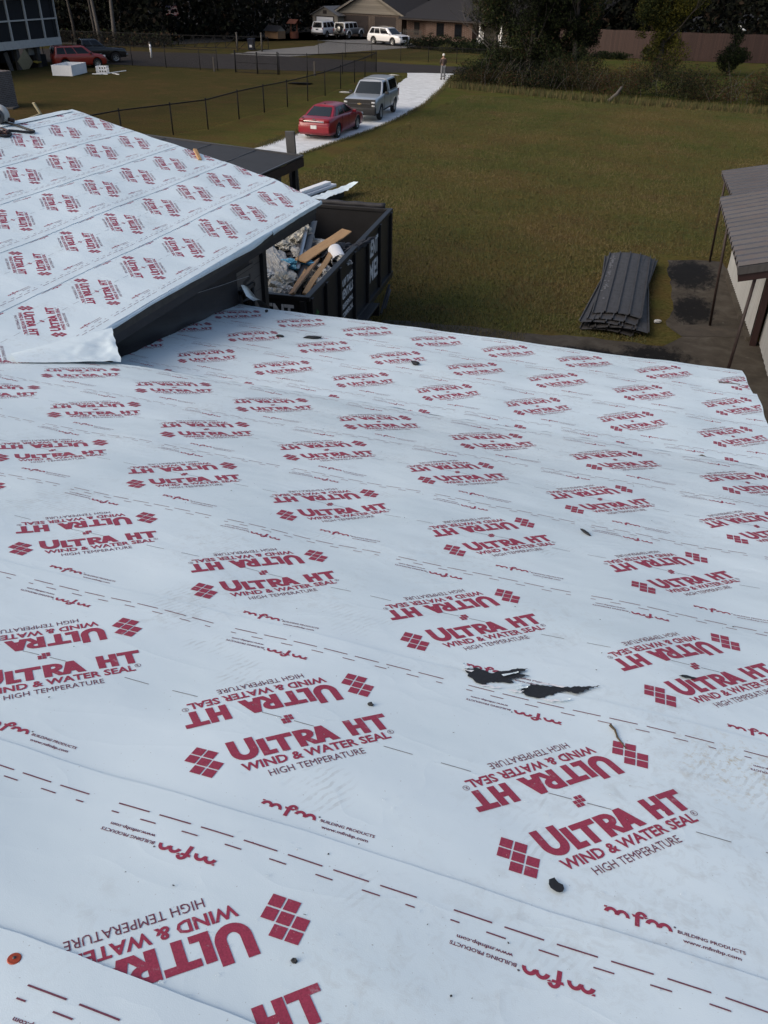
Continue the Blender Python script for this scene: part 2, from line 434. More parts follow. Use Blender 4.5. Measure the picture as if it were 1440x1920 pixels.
# ------------------------------------------------------------------ the printed pattern of one repeat (0.8 m), in sheet coordinates
# u runs along the roll, v points down the slope; the origin is the little emblem between the two text blocks
class Flat:
    def __init__(self): self.v, self.f, self.m = [], [], []
    def add(self, vs, fs, m):
        o = len(self.v); self.v += [tuple(p) for p in vs]; self.f += [tuple(i + o for i in f) for f in fs]; self.m += [m] * len(fs)
    def poly(self, pts, m): self.add(pts, [tuple(range(len(pts)))], m)
    def strip(self, outer, inner, m):
        n = len(outer); self.add(list(outer) + list(inner), [(i, i + 1, n + i + 1, n + i) for i in range(n - 1)], m)
def arc(cx, cy, rx, ry, a0, a1, n): return [(cx + rx * math.cos(R(a0 + (a1 - a0) * i / n)), cy + ry * math.sin(R(a0 + (a1 - a0) * i / n))) for i in range(n + 1)]
def make_pattern():
    F = Flat(); RED, DK, GR = 1, 2, 3
    T = Flat()                                            # text space: t along the baseline, n up
    B, C, UC, w = -.130, -.058, -.041, .0215
    o = [(-.191, UC)] + arc(-.1545, -.092, .0365, .038, 180, 360, 14) + [(-.118, UC)]
    i = [(-.168, UC)] + arc(-.1545, -.092, .0135, .0165, 180, 360, 14) + [(-.141, UC)]
    T.strip(o, i, RED)
    T.poly([(-.1135, C), (-.092, C), (-.092, B), (-.1135, B)], RED); T.poly([(-.092, B + .017), (-.074, B + .017), (-.074, B), (-.092, B)], RED)
    T.poly([(-.086, C), (-.017, C), (-.017, C - .0175), (-.086, C - .0175)], RED); T.poly([(-.062, C - .0175), (-.0405, C - .0175), (-.0405, B), (-.062, B)], RED)
    T.poly([(-.012, C), (.0095, C), (.0095, B), (-.012, B)], RED)
    T.strip([(.0095, C)] + arc(.016, C - .0225, .026, .0225, 90, -90, 8) + [(.0095, C - .045)], [(.0095, C - .0155)] + arc(.014, C - .0225, .0085, .007, 90, -90, 8) + [(.0095, C - .0295)], RED)
    T.poly([(.006, C - .043), (.024, C - .041), (.050, B), (.026, B)], RED)
    T.poly([(.036, B), (.0585, B), (.0755, C), (.0535, C)], RED); T.poly([(.0535, C), (.0755, C), (.103, B), (.0795, B)], RED)
    T.poly([(.052, B + .0145), (.083, B + .0145), (.078, B + .030), (.058, B + .030)], RED)
    for x in (.138, .1745): T.poly([(x, C), (x + w, C), (x + w, B), (x, B)], RED)
    T.poly([(.1595, C - .027), (.1745, C - .027), (.1745, C - .044), (.1595, C - .044)], RED)
    T.poly([(.199, C), (.265, C), (.265, C - .0175), (.199, C - .0175)], RED); T.poly([(.2215, C - .0175), (.243, C - .0175), (.243, B), (.2215, B)], RED)
    T.add(*fit_text("WIND & WATER SEAL", -.181, .237, -.1705, .0315, .030, 2), RED)
    T.add(*fit_text("HIGH TEMPERATURE", -.125, .140, -.2095, .0235, .0, 2), DK)
    T.strip(arc(.2465, -.146, .0092, .0092, 0, 360, 14), arc(.2465, -.146, .0078, .0078, 0, 360, 14), DK)
    T.add(*fit_text("R", .2430, .2502, -.1510, .0100, 0, 1), DK)
    q = math.sqrt(.5)
    def put(src, flip):
        s = -1 if flip else 1
        F2 = [(s * q * (t - n), s * q * (t + n)) for t, n in src.v]
        o = len(F.v); F.v += F2; F.f += [tuple(k + o for k in f) for f in src.f]; F.m += src.m
    cells = [(0, 0), (0, 1), (1, 0), (1, 1), (1, 2), (2, 1), (2, 2)]
    s0, sq = .0334, .0290
    for flip in (0, 1):
        put(T, flip); sg = -1 if flip else 1
        for cx, cy in cells:
            u, v = -.1640 + cx * s0, -.2060 - cy * s0
            F.poly([(sg * a, sg * b) for a, b in ((u, v), (u + sq, v), (u + sq, v - sq), (u, v - sq))], RED)
    S = Flat()
    for cx, cy in cells:
        t, n = -.0185 + cx * .0125, .0185 - cy * .0125
        t, n = -.0185 + (2 - cx) * .0125, .0185 - cy * .0125
        S.poly([(t, n), (t + .0110, n), (t + .0110, n - .0110), (t, n - .0110)], RED)
    put(S, 0)
    for a, b in ((.019, .078), (-.078, -.019), (.280, .361), (-.361, -.280)): F.poly([(a, -.0011), (b, -.0011), (b, .0011), (a, .0011)], GR)
    # maker's mark, upright near the near edge and turned round near the far edge
    K = Flat(); xb, st = -.3365, .0115
    def arch(cx, rx):
        top = -.3185
        K.strip(arc(cx, xb, rx, top - xb, 170, 0, 10), arc(cx + .0005, xb, rx - .0085, top - xb - .0085, 170, 0, 10), RED)
    for x in (.0945, .1175, .1800, .2045): arch(x, .0155)
    K.poly([(.079, -.3185), (.0865, -.3185), (.0835, -.3225), (.079, -.3235)], RED)
    K.poly([(.1625, -.3195), (.1705, -.3195), (.166, -.3235), (.1625, -.3235)], RED)
    K.strip([(.1435, -.3505), (.1435, -.322)] + arc(.1565, -.322, .013, .0145, 180, 20, 8), [(.1530, -.3505), (.1530, -.322)] + arc(.1565, -.322, .0040, .0068, 180, 20, 8), RED)
    K.poly([(.1365, -.3205), (.1620, -.3205), (.1600, -.3270), (.1395, -.3270)], RED)
    K.strip(arc(.2245, -.3215, .0026, .0026, 0, 360, 8), arc(.2245, -.3215, .0002, .0002, 0, 360, 8), GR)
    K.add(*fit_text("BUILDING PRODUCTS", .2300, .3640, -.3345, .0088, .022, 2), DK)
    K.add(*fit_text("www.mfmbp.com", .2400, .3540, -.3535, .0092, .022, 2), DK)
    for k in range(7):
        a = .426 + .1065 * k; F.poly([(a, .4085), (a + .081, .4085), (a + .081, .4123), (a, .4123)], DK)
    for a, b in ((.329, .349), (.425, .444), (.5, .54), (.606, .646), (.713, .753), (.82, .86), (.928, .967), (1.033, 1.073)):
        F.poly([(a, .3815), (b, .3815), (b, .3850), (a, .3850)], DK)
    for sg in (1, -1):                                    # upright at the near edge, turned round at the far edge
        o = len(F.v); F.v += [(x * sg, y * sg) for x, y in K.v]; F.f += [tuple(i + o for i in f) for f in K.f]; F.m += K.m
    bm = bmesh.new(); bv = [bm.verts.new((x, y, 0)) for x, y in F.v]
    for f, m in zip(F.f, F.m):
        try: bm.faces.new([bv[k] for k in f]).material_index = m
        except ValueError: pass
    bmesh.ops.triangulate(bm, faces=bm.faces[:])
    for f in bm.faces:
        f.normal_update()
        if f.normal.z < 0: f.normal_flip()
    bm.verts.index_update()
    V = np.array([v.co[:] for v in bm.verts]); T3 = np.array([[v.index for v in f.verts] for f in bm.faces]); MI = np.array([f.material_index for f in bm.faces]); bm.free()
    used = np.unique(T3); mp = np.full(len(V), -1); mp[used] = np.arange(len(used))
    return V[used][:, :2], mp[T3], MI
PV, PT, PM = make_pattern()

_wr = np.random.default_rng(3)
_WV = [(_wr.normal(size=2), _wr.uniform(0, 6.28), L, A) for L, A in ((2.3, .0040), (1.4, .0030), (.85, .0020), (.55, .0014), (.40, .0009), (.30, .0006))]
_WV = [(2 * math.pi / L * d / np.linalg.norm(d), ph, A) for d, ph, L, A in _WV]
def wrinkle(x, y):
    z = np.zeros_like(x)
    for k, ph, A in _WV: z = z + A * np.sin(k[0] * x + k[1] * y + ph)
    return z
def clip_ends(V, T, MI, lo, hi, v0, v1, w0=None, w1=None):
    """drop the print beyond the two ends of the strip (cut triangles are clipped)"""
    bm = bmesh.new(); bv = [bm.verts.new((a, b, 0)) for a, b in V]
    for t, m in zip(T, MI):
        f = bm.faces.new([bv[k] for k in t]); f.material_index = int(m)
    for co, no in (((lo[0], v0, 0), (-(v1 - v0), lo[1] - lo[0], 0)), ((hi[0], v0, 0), (v1 - v0, -(hi[1] - hi[0]), 0)), ((0, v0 + .003, 0), (0, -1, 0)), ((0, v1 - .003, 0), (0, 1, 0))):
        bmesh.ops.bisect_plane(bm, geom=bm.verts[:] + bm.edges[:] + bm.faces[:], plane_co=co, plane_no=no, clear_outer=True)
    bmesh.ops.triangulate(bm, faces=bm.faces[:]); bm.verts.index_update()
    V2 = np.array([v.co[:2] for v in bm.verts]); T2 = np.array([[v.index for v in f.verts] for f in bm.faces]); M2 = np.array([f.material_index for f in bm.faces]); bm.free()
    return V2, T2, M2
def sheet(parent, org, ud, vd, vc, u0, ulo, uhi, far=.485, near=-.425, lift=.0045, amp=1.0, label=None, hs=None):
    """one course of membrane: a strip with its print.  org + u*ud + v*vd on the slope; pattern origins at u0 + k*0.8, v = vc"""
    org, ud, vd = np.array(org, float), np.array(ud, float), np.array(vd, float); nd = np.cross(ud, vd)
    if nd[2] < 0: nd = -nd
    def surf(u, v, off):
        b = org[None] + u[:, None] * ud[None] + v[:, None] * vd[None]
        t = (v - (vc + near)) / (far - near)
        h = lift * t + amp * wrinkle(b[:, 0], b[:, 1]) + off
        if hs is not None: h = h + hs(b)
        return b + h[:, None] * nd[None]
    if not isinstance(ulo, tuple): ulo = (ulo, ulo)
    if not isinstance(uhi, tuple): uhi = (uhi, uhi)
    lo2, hi2 = ulo, uhi; ulo, uhi = min(ulo), max(uhi)
    nu = max(2, int((uhi - ulo) / .06)); nv = 17
    us = np.linspace(ulo, uhi, nu); vs = np.linspace(vc + near, vc + far, nv); tv = np.linspace(0, 1, nv)
    L_, H_ = lo2[0] + (lo2[1] - lo2[0]) * tv, hi2[0] + (hi2[1] - hi2[0]) * tv
    U = L_[:, None] + (H_ - L_)[:, None] * np.linspace(0, 1, nu)[None]; W = np.repeat(vs[:, None], nu, 1)
    k = RNG.uniform(0, 6, 6)
    W[-1] += .0025 * np.sin(us * 5.1 + k[0]) + .0012 * np.sin(us * 17 + k[1]) + RNG.normal(0, .0007, nu)     # the cut edge wanders a little
    ej = .006 * np.sin(vs * 9 + k[2]); U[:, -1] += ej; U[:, 0] -= ej
    base = surf(U.ravel(), W.ravel(), 0.0)
    idx = np.arange(nu * nv).reshape(nv, nu)
    q = np.stack([idx[:-1, :-1], idx[:-1, 1:], idx[1:, 1:], idx[1:, :-1]], -1).reshape(-1, 4)
    qa = np.concatenate([q[:, [0, 1, 2]], q[:, [0, 2, 3]]])
    # thin far-edge and side lips so that the lap has real thickness
    nb = len(base); dn = base - nd[None] * .0032
    ed = np.concatenate([idx[-1], ]); lip = []
    for row in (idx[-1], idx[:, 0][::-1], idx[:, -1]):
        for a, b in zip(row[:-1], row[1:]): lip += [(a + 2 * nb, b + 2 * nb, b + nb), (a + 2 * nb, b + nb, a + nb)]
    k0, k1 = math.floor((ulo - u0 - 1.2) / .8), math.ceil((uhi - u0 + 1.2) / .8)
    PVs, PTs, PMs = [], [], []; o = 0
    for j in range(k0, k1 + 1):
        a = PV[:, 0] + u0 + .8 * j
        if a.max() < ulo or a.min() > uhi: continue
        PVs.append(np.c_[a, PV[:, 1] + vc]); PTs.append(PT + o); PMs.append(PM); o += len(PV)
    V, T, MI = np.concatenate(PVs), np.concatenate(PTs), np.concatenate(PMs)
    V, T, MI = clip_ends(V, T, MI, (lo2[0] + .01, lo2[1] + .01), (hi2[0] - .01, hi2[1] - .01), vc + near, vc + far)
    pv = surf(V[:, 0], V[:, 1], .0011)
    # make every print face look up
    e1, e2 = pv[T[:, 1]] - pv[T[:, 0]], pv[T[:, 2]] - pv[T[:, 0]]
    fl = (np.cross(e1, e2) @ nd) < 0; T[fl] = T[fl][:, ::-1]
    verts = np.concatenate([base, dn, base, pv]); faces = np.concatenate([qa, np.array(lip), T + 3 * nb]); mi = np.concatenate([np.zeros(len(qa) + len(lip), int), MI])
    verts = verts - np.array(parent_world(parent))
    ob = np_mesh('membrane_sheet', verts, faces, ['membrane', 'print_red', 'print_dark', 'print_grey'], parent, mi)
    sm = np.zeros(len(faces), bool); sm[:len(qa)] = True
    ob.data.polygons.foreach_set('use_smooth', sm[:len(ob.data.polygons)] if len(ob.data.polygons) <= len(sm) else [True] * len(ob.data.polygons))
    if label: ob['label'] = label
    return ob
def parent_world(p):
    v = Vector((0, 0, 0))
    while p is not None: v += p.location; p = p.parent
    return v

# ------------------------------------------------------------------ the house under re-roofing
house = thing('house', 'house being re-roofed, its slopes covered in white membrane printed with red lettering', 'house', (-2.0, 4.0, 0.0))
HW = house.location
A1, A2, BT = R(14.4278), R(8.2069), R(10.2218)
Z1, T1 = 5.8200, math.tan(A1)
YB2, ZB2, T2 = 5.15258, 4.26112, math.tan(A2)
Z3, T3 = 3.74245, math.tan(BT)
pl1 = lambda x, y: Z1 - T1 * y
pl2 = lambda x, y: ZB2 - T2 * (y - YB2)
pl3 = lambda x, y: Z3 - T3 * x
def slab(name, pts_top, th, mat, parent):
    n = len(pts_top); mb = MB(); lo = [(x, y, z - th) for x, y, z in pts_top]
    mb.add(list(pts_top) + lo, [tuple(range(n)), tuple(range(2 * n - 1, n - 1, -1))] + [(i, i + n, (i + 1) % n + n, (i + 1) % n) for i in range(n)])
    return mb.build(name, mat, parent, world=True)
D = .012
main_roof = slab('main_roof', [(1.18, -2.2, pl1(0, -2.2) - D), (1.18, 5.20, pl1(0, 5.2) - D), (-9.5, 5.20, pl1(0, 5.2) - D), (-9.5, -2.2, pl1(0, -2.2) - D)], .16, 'weathered_wood', house)
lower_roof = slab('lower_roof', [(1.08, 5.0, pl2(0, 5.0) - D), (1.08, 8.64, pl2(0, 8.64) - D), (-4.72, 8.64, pl2(0, 8.64) - D), (-4.72, 5.0, pl2(0, 5.0) - D)], .15, 'weathered_wood', house)
wing_roof = slab('wing_roof', [(-4.50, 3.2, pl3(-4.5, 0) - D), (-4.50, 10.72, pl3(-4.5, 0) - D), (-6.0, 11.18, pl3(-6, 0) - D), (-8.88, 11.56, pl3(-8.88, 0) - D), (-8.88, 3.2, pl3(-8.88, 0) - D)], .14, 'weathered_wood', house)
# far slope of the wing beyond its ridge
slab('roof_back_slope', [(-8.88, 3.2, 5.325), (-8.88, 11.56, 5.325), (-13.2, 11.56, 5.325 - 4.32 * T3), (-13.2, 3.2, 5.325 - 4.32 * T3)], .14, 'membrane', house)
def pw(o): return o
ca1, ca2, cb = math.cos(A1), math.cos(A2), math.cos(BT)
# main slope: courses from the nearest to the break
o1, u1, v1 = (0, 0, Z1), (1, 0, 0), (0, ca1, -math.sin(A1))
LBL = 'white membrane course with red and grey print'
for vc, u0, lo, hi, dz in ((-.78, -1.30, -3.2, 1.24, .0), (.106, -1.235, -3.4, 1.25, .0), (.565, -.566, -4.2, 1.26, -.002), (1.4387, .0793, -5.5, 1.25, 0), (2.3037, -2.0073, -6.8, 1.26, 0), (3.1714, -2.8675, -7.8, 1.24, 0), (4.0400, -3.2265, -8.4, 1.27, 0), (4.9204, -3.9853, -8.9, 1.28, 0)):
    far = .49
    near = -.425 if abs(vc - .106) > .01 else -.45
    # the nearest course overlaps the next one by half its width
    off = .004 if vc < .2 else 0.0
    sheet(main_roof, (0, 0, Z1 + off), u1, v1, vc, u0, lo, hi, far, near)
# break in the roof: the last course drapes down over a step to the lower slope
def step_drape():
    xs = np.linspace(-5.4, 1.27, 150); rows = 9; V = []
    for j in range(rows):
        t = j / (rows - 1)
        for x in xs:
            wob = .025 * math.sin(x * 3.1) + .018 * math.sin(x * 7.3 + 1)
            y0, z0 = 5.236, pl1(x, 5.236) + .004 + float(wrinkle(np.array([x]), np.array([5.236]))[0])
            y1 = 5.30 + wob * .6; z1 = pl2(x, y1) + .012
            s = t * t * (3 - 2 * t)
            y = y0 + (y1 - y0) * (t ** .6); z = z0 + (z1 - z0) * s
            V.append((x, y + .010 * math.sin(x * 23 + j), z))
    n = len(xs); F = [(j * n + i, j * n + i + 1, (j + 1) * n + i + 1, (j + 1) * n + i) for j in range(rows - 1) for i in range(n - 1)]
    MB().add(V, F).build('step_drape', 'membrane', main_roof, True, False)
step = step_drape()
for o in main_roof.children:
    if o.name.startswith('step_drape'):
        for v in o.data.vertices: v.co -= HW
# lower slope
o2, v2 = (0, YB2, ZB2), (0, ca2, -math.sin(A2))
def v_of(y): return (y - YB2) / ca2
for vc, u0, lo, hi in ((v_of(5.606), -4.07, -4.66, 1.23), (6.6434 - 5.3203, -3.9047, -4.68, 1.22), (7.5336 - 5.3203, -3.0464, -4.70, (1.205, 1.19)), (8.3898 - 5.3203, -3.6742, -4.74, (1.15, 1.11))):
    sheet(lower_roof, o2, u1, v2, vc, u0, lo, hi, .485)
# wing slope: courses run away from the camera; v points to the eave on the right
o3, u3, v3 = (0, 0, Z3), (0, -1, 0), (cb, 0, -math.sin(BT))
for vc, uc, yhi in ((-9.15, 8.05, (11.62, 11.56)), (-8.345, 8.90, (11.58, 11.47)), (-7.5110, 8.5225, (11.48, 11.33)), (-6.6533, 7.2486, (11.34, 11.22)), (-5.8238, 6.4345, (11.26, 11.10)), (-4.9945, 5.5073, (11.14, 10.74))):
    nr = -.425 if vc > -9.1 else .12
    sheet(wing_roof, o3, u3, v3, vc, -uc, (-yhi[0], -yhi[1]), -3.3, .485, nr)
# ridge roll of membrane at the top of the wing
mb = MB(); ys = np.linspace(3.3, 11.5, 60)
V = []
for y in ys:
    for k in range(7):
        a = -1 + k / 3.0
        x = -8.88 + a * .10
        V.append((x, y, 5.352 - abs(a) * .10 * T3 + .004 * math.sin(y * 4 + k)))
mb.add(V, [(i * 7 + k, i * 7 + k + 1, (i + 1) * 7 + k + 1, (i + 1) * 7 + k) for i in range(59) for k in range(6)])
mb.build('ridge_strip', 'membrane', wing_roof, True).data.transform(Matrix.Translation(-HW))

# crumpled membrane hanging over the wing's eave edge and folded at the inside corner
def drape(name, path, drop, parent, amp, mat='membrane', cols=70, rows=8, out=.05, seed=1, world=True):
    rn = random.Random(seed); ph = [rn.uniform(0, 6) for _ in range(4)]; V = []
    for i in range(cols):
        t = i / (cols - 1); seg = t * (len(path) - 1); k = min(int(seg), len(path) - 2); f = seg - k
        p = Vector(path[k]).lerp(Vector(path[k + 1]), f); dr = drop(t) if callable(drop) else drop
        for j in range(rows):
            s = j / (rows - 1)
            b = amp * s * (math.sin(t * 31 + ph[0]) + .6 * math.sin(t * 67 + ph[1]) + .35 * math.sin(t * 113 + ph[2] + s * 3))
            V.append((p.x + out * math.sin(s * 2.2) + b, p.y + b * .4, p.z - dr * s - .02 * s * s + .25 * b))
    F = [(i * rows + j, (i + 1) * rows + j, (i + 1) * rows + j + 1, i * rows + j + 1) for i in range(cols - 1) for j in range(rows - 1)]
    ob = MB().add(V, F).build(name, mat, parent, True)
    ob.data.transform(Matrix.Translation(-HW)); return ob
ez = pl3(-4.43, 0) + .006
drape('eave_flap', [(-4.438, 5.5, ez), (-4.438, 6.6, ez), (-4.445, 8.2, ez), (-4.445, 9.15, ez)], lambda t: .012 + .045 * max(0, math.sin((t - .45) * 5.2)) * (t > .45) + .006 * math.sin(t * 17), wing_roof, .003, out=.018)
drape('eave_flap', [(-4.438, 9.15, ez), (-4.47, 10.0, ez), (-4.47, 10.82, ez)], .035, wing_roof, .004, out=.02, cols=40, rows=5, seed=4)
# folded corner piece between the wing and the main slope
def corner_fold():
    V, n, m = [], 60, 30
    A, B_, C_, D_ = Vector((-4.72, 4.86, pl3(-4.72, 0) + .014)), Vector((-4.40, 5.76, pl3(-4.40, 0) + .010)), Vector((-3.97, 5.235, pl1(0, 5.235) + .012)), Vector((-4.55, 4.72, pl1(0, 4.72) + .012))
    for j in range(m):
        for i in range(n):
            s, t = i / (n - 1), j / (m - 1)
            p = A.lerp(B_, s).lerp(D_.lerp(C_, s), t)
            p.z = max(p.z + .012 * math.sin(t * math.pi), max(pl3(p.x, 0) if p.x < -4.43 else -9, pl1(0, p.y)) + .010)
            w = max(0, s - .25) / .75 * min(1, t * 2.5)
            p.z += .022 * w * (noise.noise(Vector((p.x * 6, p.y * 6, 1.0))) + .5 * noise.noise(Vector((p.x * 15, p.y * 12, 4.0)))) + .012 * w
            p.x += .02 * w * noise.noise(Vector((p.x * 9, p.y * 9, 7.0)))
            V.append(tuple(p))
    F = [(j * n + i, j * n + i + 1, (j + 1) * n + i + 1, (j + 1) * n + i) for j in range(m - 1) for i in range(n - 1)]
    ob = MB().add(V, F).build('corner_fold', 'membrane', wing_roof, True); ob.data.transform(Matrix.Translation(-HW)); return ob
corner_fold()

# black underlayment on the wing's side wall, folded out onto the lower slope
def wall_black():
    ys = np.linspace(5.15, 9.05, 60); V = []; rows = 14
    for y in ys:
        x0 = -4.72; xo = -4.52 - .0815 * (y - 5.93)
        zb = pl2(x0, y) + .012; zt = 4.46
        for j in range(rows):
            t = j / (rows - 1)
            if t < .72:
                s = t / .72; x = x0 + .004 * math.sin(y * 7 + j); z = zt + (zb + .16 - zt) * s
            else:
                s = (t - .72) / .28; x = x0 + max(.03, xo - x0) * s * s + .006 * math.sin(y * 5 + j); z = zb + .16 * (1 - s) ** 1.6 + .008 * math.sin(y * 9 + s * 4)
            V.append((x, y, z))
    F = [(i * rows + j, (i + 1) * rows + j, (i + 1) * rows + j + 1, i * rows + j + 1) for i in range(len(ys) - 1) for j in range(rows - 1)]
    ob = MB().add(V, F).build('wall_underlayment', 'underlayment', house, True); ob.data.transform(Matrix.Translation(-HW))
    ob['label'] = 'black underlayment covering the side wall under the eave'
    ln = MB(); pts = [(-4.712 + .004 * math.sin(y * 7), y, pl2(0, y) + .30) for y in np.linspace(5.4, 9.0, 30)]
    ln.tube(pts, .0035, 5); ln.build('chalk_line', 'lettering_grey', ob, True).data.transform(Matrix.Translation(-HW))
wall_black()
# siding wall with its window beyond the underlayment
mb = MB(); mb.box((-4.86, 6.3, 2.2), (.24, 6.3, 4.4)); mb.add([(-4.74, 9.45, 0), (-8.88, 9.45, 0), (-13, 9.45, 0), (-13, 9.45, 4.4), (-8.88, 9.45, 5.12), (-4.74, 9.45, 4.38)], [(0, 1, 2, 3, 4, 5)]); mb.build('siding_wall', 'siding_brown', house, world=True)
mb = MB(); mb.box((-4.715, 9.42, 2.2), (.05, .10, 4.4)); mb.box((-4.76, 9.468, 2.2), (.12, .035, 4.4)); mb.build('corner_board', 'black_trim', house, world=True)
win = MB(); win.box((-4.732, 8.92, 3.62), (.03, .46, 1.02)); win = win.build('window', 'siding_brown', house, world=True)
mb = MB()
for y, z, sy, sz in ((8.72, 3.55, .05, .72), (9.07, 3.55, .05, .72), (8.895, 3.885, .40, .05), (8.895, 3.22, .40, .05)): mb.box((-4.705, y, z), (.045, sy, sz), bev=.006)
mb.build('frame', 'grey_metal', win, world=False).data.transform(Matrix.Translation(-HW))
mb = MB(); mb.box((-4.712, 8.895, 3.55), (.012, .30, .62)); mb.build('pane', 'glass_dark', win).data.transform(Matrix.Translation(-HW))
# kicked-out metal flashing where the black wall meets the lower eave
mb = MB(); V = []
for i in range(9):
    t = i / 8
    for k, (dx, dz) in enumerate(((.0, .18), (.06, .05), (.15, .0))):
        V.append((-4.63 + dx * (1 + .5 * t), 8.62 + .55 * t, pl2(0, 8.62) + .08 + dz * (1 - .6 * t) - .50 * t * t))
mb.add(V, [(i * 3 + k, (i + 1) * 3 + k, (i + 1) * 3 + k + 1, i * 3 + k + 1) for i in range(8) for k in range(2)])
mb.build('kickout_flashing', 'alu', house, True).data.transform(Matrix.Translation(-HW))
# fascias, eaves and the walls that carry the slopes
mb = MB(); mb.box((-4.52, 7.0, pl3(-4.5, 0) - .15), (.035, 7.4, .17)); mb.build('wing_fascia', 'underlayment', house, world=True)
mb = MB(); mb.bar((-4.55, 10.74, 4.43), (-6.0, 11.18, 4.69), .03, .16); mb.bar((-6.0, 11.18, 4.69), (-8.88, 11.55, 5.20), .03, .16); mb.build('rake_board', 'siding_brown', house, world=True)
mb = MB(); mb.box((-1.82, 8.66, pl2(0, 8.66) - .10), (5.8, .03, .17)); mb.build('eave_board', 'maroon', house, world=True)
mb = MB(); mb.box((-1.8, 8.2, 1.7), (5.6, .2, 3.4)); mb.box((.95, 3.0, 2.2), (.2, 10.2, 3.3)); mb.build('outer_wall', 'siding_brown', house, world=True)

# torn places where the black face of the membrane shows
def rag(cx, cy, pts, z_of, mat='torn', parent=main_roof, lift=.0075, jag=.004, seed=1, name='tear'):
    rn = random.Random(seed); P = []
    n = len(pts)
    for i in range(n):
        a, b = Vector((*pts[i], 0)), Vector((*pts[(i + 1) % n], 0)); L = (b - a).length; k = max(1, int(L / .007))
        for s in range(k):
            p = a.lerp(b, s / k); nn = Vector((b - a).yx + (0,)) if False else Vector((-(b - a).y, (b - a).x, 0)).normalized()
            P.append(p + nn * rn.uniform(-jag, jag))
    bm = bmesh.new(); bv = [bm.verts.new((cx + p.x, cy + p.y, 0)) for p in P]; bm.faces.new(bv); bmesh.ops.triangulate(bm, faces=bm.faces[:])
    for v in bm.verts: v.co.z = z_of(v.co.x, v.co.y) + lift + float(wrinkle(np.array([v.co.x]), np.array([v.co.y]))[0])
    for f in bm.faces:
        f.normal_update()
        if f.normal.z < 0: f.normal_flip()
    bm.transform(Matrix.Translation(-parent_world(parent)))
    me = bpy.data.meshes.new(name); bm.to_mesh(me); bm.free(); me.materials.append(MATS[mat])
    o = bpy.data.objects.new(name, me); COL.objects.link(o); o.parent = parent; return o

def P(*a): return list(a)
z1f = lambda x, y: pl1(x, y); z2f = lambda x, y: pl2(x, y)
# coordinates below are metres on the slope, taken round each tear's centre
rag(-.27, 1.845, [(-.055, .035), (-.02, .055), (.03, .045), (.09, .10), (.135, .125), (.105, .075), (.145, .085), (.085, .035), (.105, .02), (.03, -.01), (.02, -.035), (-.005, -.03), (-.035, -.005)], z1f, seed=2)
rag(-.10, 1.845, [(-.04, -.01), (-.015, .035), (.03, .045), (.11, .065), (.075, .03), (.05, -.005), (.02, -.035), (-.015, -.035)], z1f, seed=3)
rag(-.005, 1.905, [(-.03, -.012), (.03, .02), (.10, .055), (.06, .012), (.03, -.022)], z1f, seed=5)
rag(.053, 1.094, [(-.014, .010), (-.006, .020), (.006, .012), (.019, .008), (.017, -.012), (.003, -.018), (-.008, -.010), (-.016, -.002)], z1f, seed=6, jag=.0035)
rag(.365, 2.14, [(-.03, -.004), (-.01, .010), (.02, .008), (.035, .012), (.018, -.006), (-.01, -.010)], z1f, seed=7, jag=.002)
for (x, y, w, sd) in ((-.315, 1.87, .02, 1), (-.06, 1.90, .05, 2), (-.155, 1.82, .03, 3), (-.04, 1.815, .04, 4), (-.225, 1.81, .035, 5)):
    rag(x, y, [(-w, -.006), (0, .005), (w, .010), (w * .6, -.002), (0, -.007)], z1f, 'torn_fibre', seed=sd, lift=.0095, jag=.005, name='torn_edge')
def curl(x, y, w, l, rot, h, seed):
    V = []; n = 9; rn = random.Random(seed)
    for i in range(n):
        t = i / (n - 1)
        for j in range(5):
            s = j / 4 - .5; ww = w * (1 - .75 * t) * (1 + .2 * math.sin(t * 9 + seed)); a, b = l * math.sin(t * 1.9) / 1.0, ww * s
            px, py = x + a * math.cos(rot) - b * math.sin(rot), y + a * math.sin(rot) + b * math.cos(rot)
            V.append((px, py, pl1(px, py) + .010 + h * t * t + .002 * rn.random()))
    F = [(i * 5 + j, (i + 1) * 5 + j, (i + 1) * 5 + j + 1, i * 5 + j + 1) for i in range(n - 1) for j in range(4)]
    MB().add(V, F).build('torn_flap', 'membrane', main_roof, True).data.transform(Matrix.Translation(-HW))
for k, (x, y, w, l, rot, h) in enumerate(((-.316, 1.878, .018, .024, 2.4, .008), (-.155, 1.832, .014, .040, .5, .005), (-.205, 1.885, .010, .060, .75, .004), (-.020, 1.822, .014, .036, .55, .005), (-.138, 1.856, .016, .020, 2.6, .008))): curl(x, y, w, l, rot, h, k)
# loose things lying on the roof
def scrap(name, label, x, y, zf, rx, ry, rot, mat='debris_black', h=.016, seed=1, grp=None, cat='scrap'):
    bm = bmesh.new(); bmesh.ops.create_icosphere(bm, subdivisions=2, radius=1.0); rn = random.Random(seed); s = rn.uniform(0, 9)
    for v in bm.verts:
        n = noise.noise(v.co * 1.6 + Vector((s, s, 0))); v.co *= 1 + .45 * n; v.co.x *= rx; v.co.y *= ry; v.co.z = v.co.z * h + h * .7
    me = bpy.data.meshes.new(name); bm.to_mesh(me); bm.free(); me.materials.append(MATS[mat])
    o = bpy.data.objects.new(name, me); COL.objects.link(o); o.location = (x, y, zf(x, y) + .006); o.rotation_euler = (-A1 if zf is z1f else -A2, 0, rot)
    return tag(o, label, cat, grp)
scrap('roofing_scrap', 'larger curled black roofing scrap beside the red print near the lower eave', -3.28, 7.60, z2f, .10, .035, .4, seed=2, grp='black scraps on the lower slope')
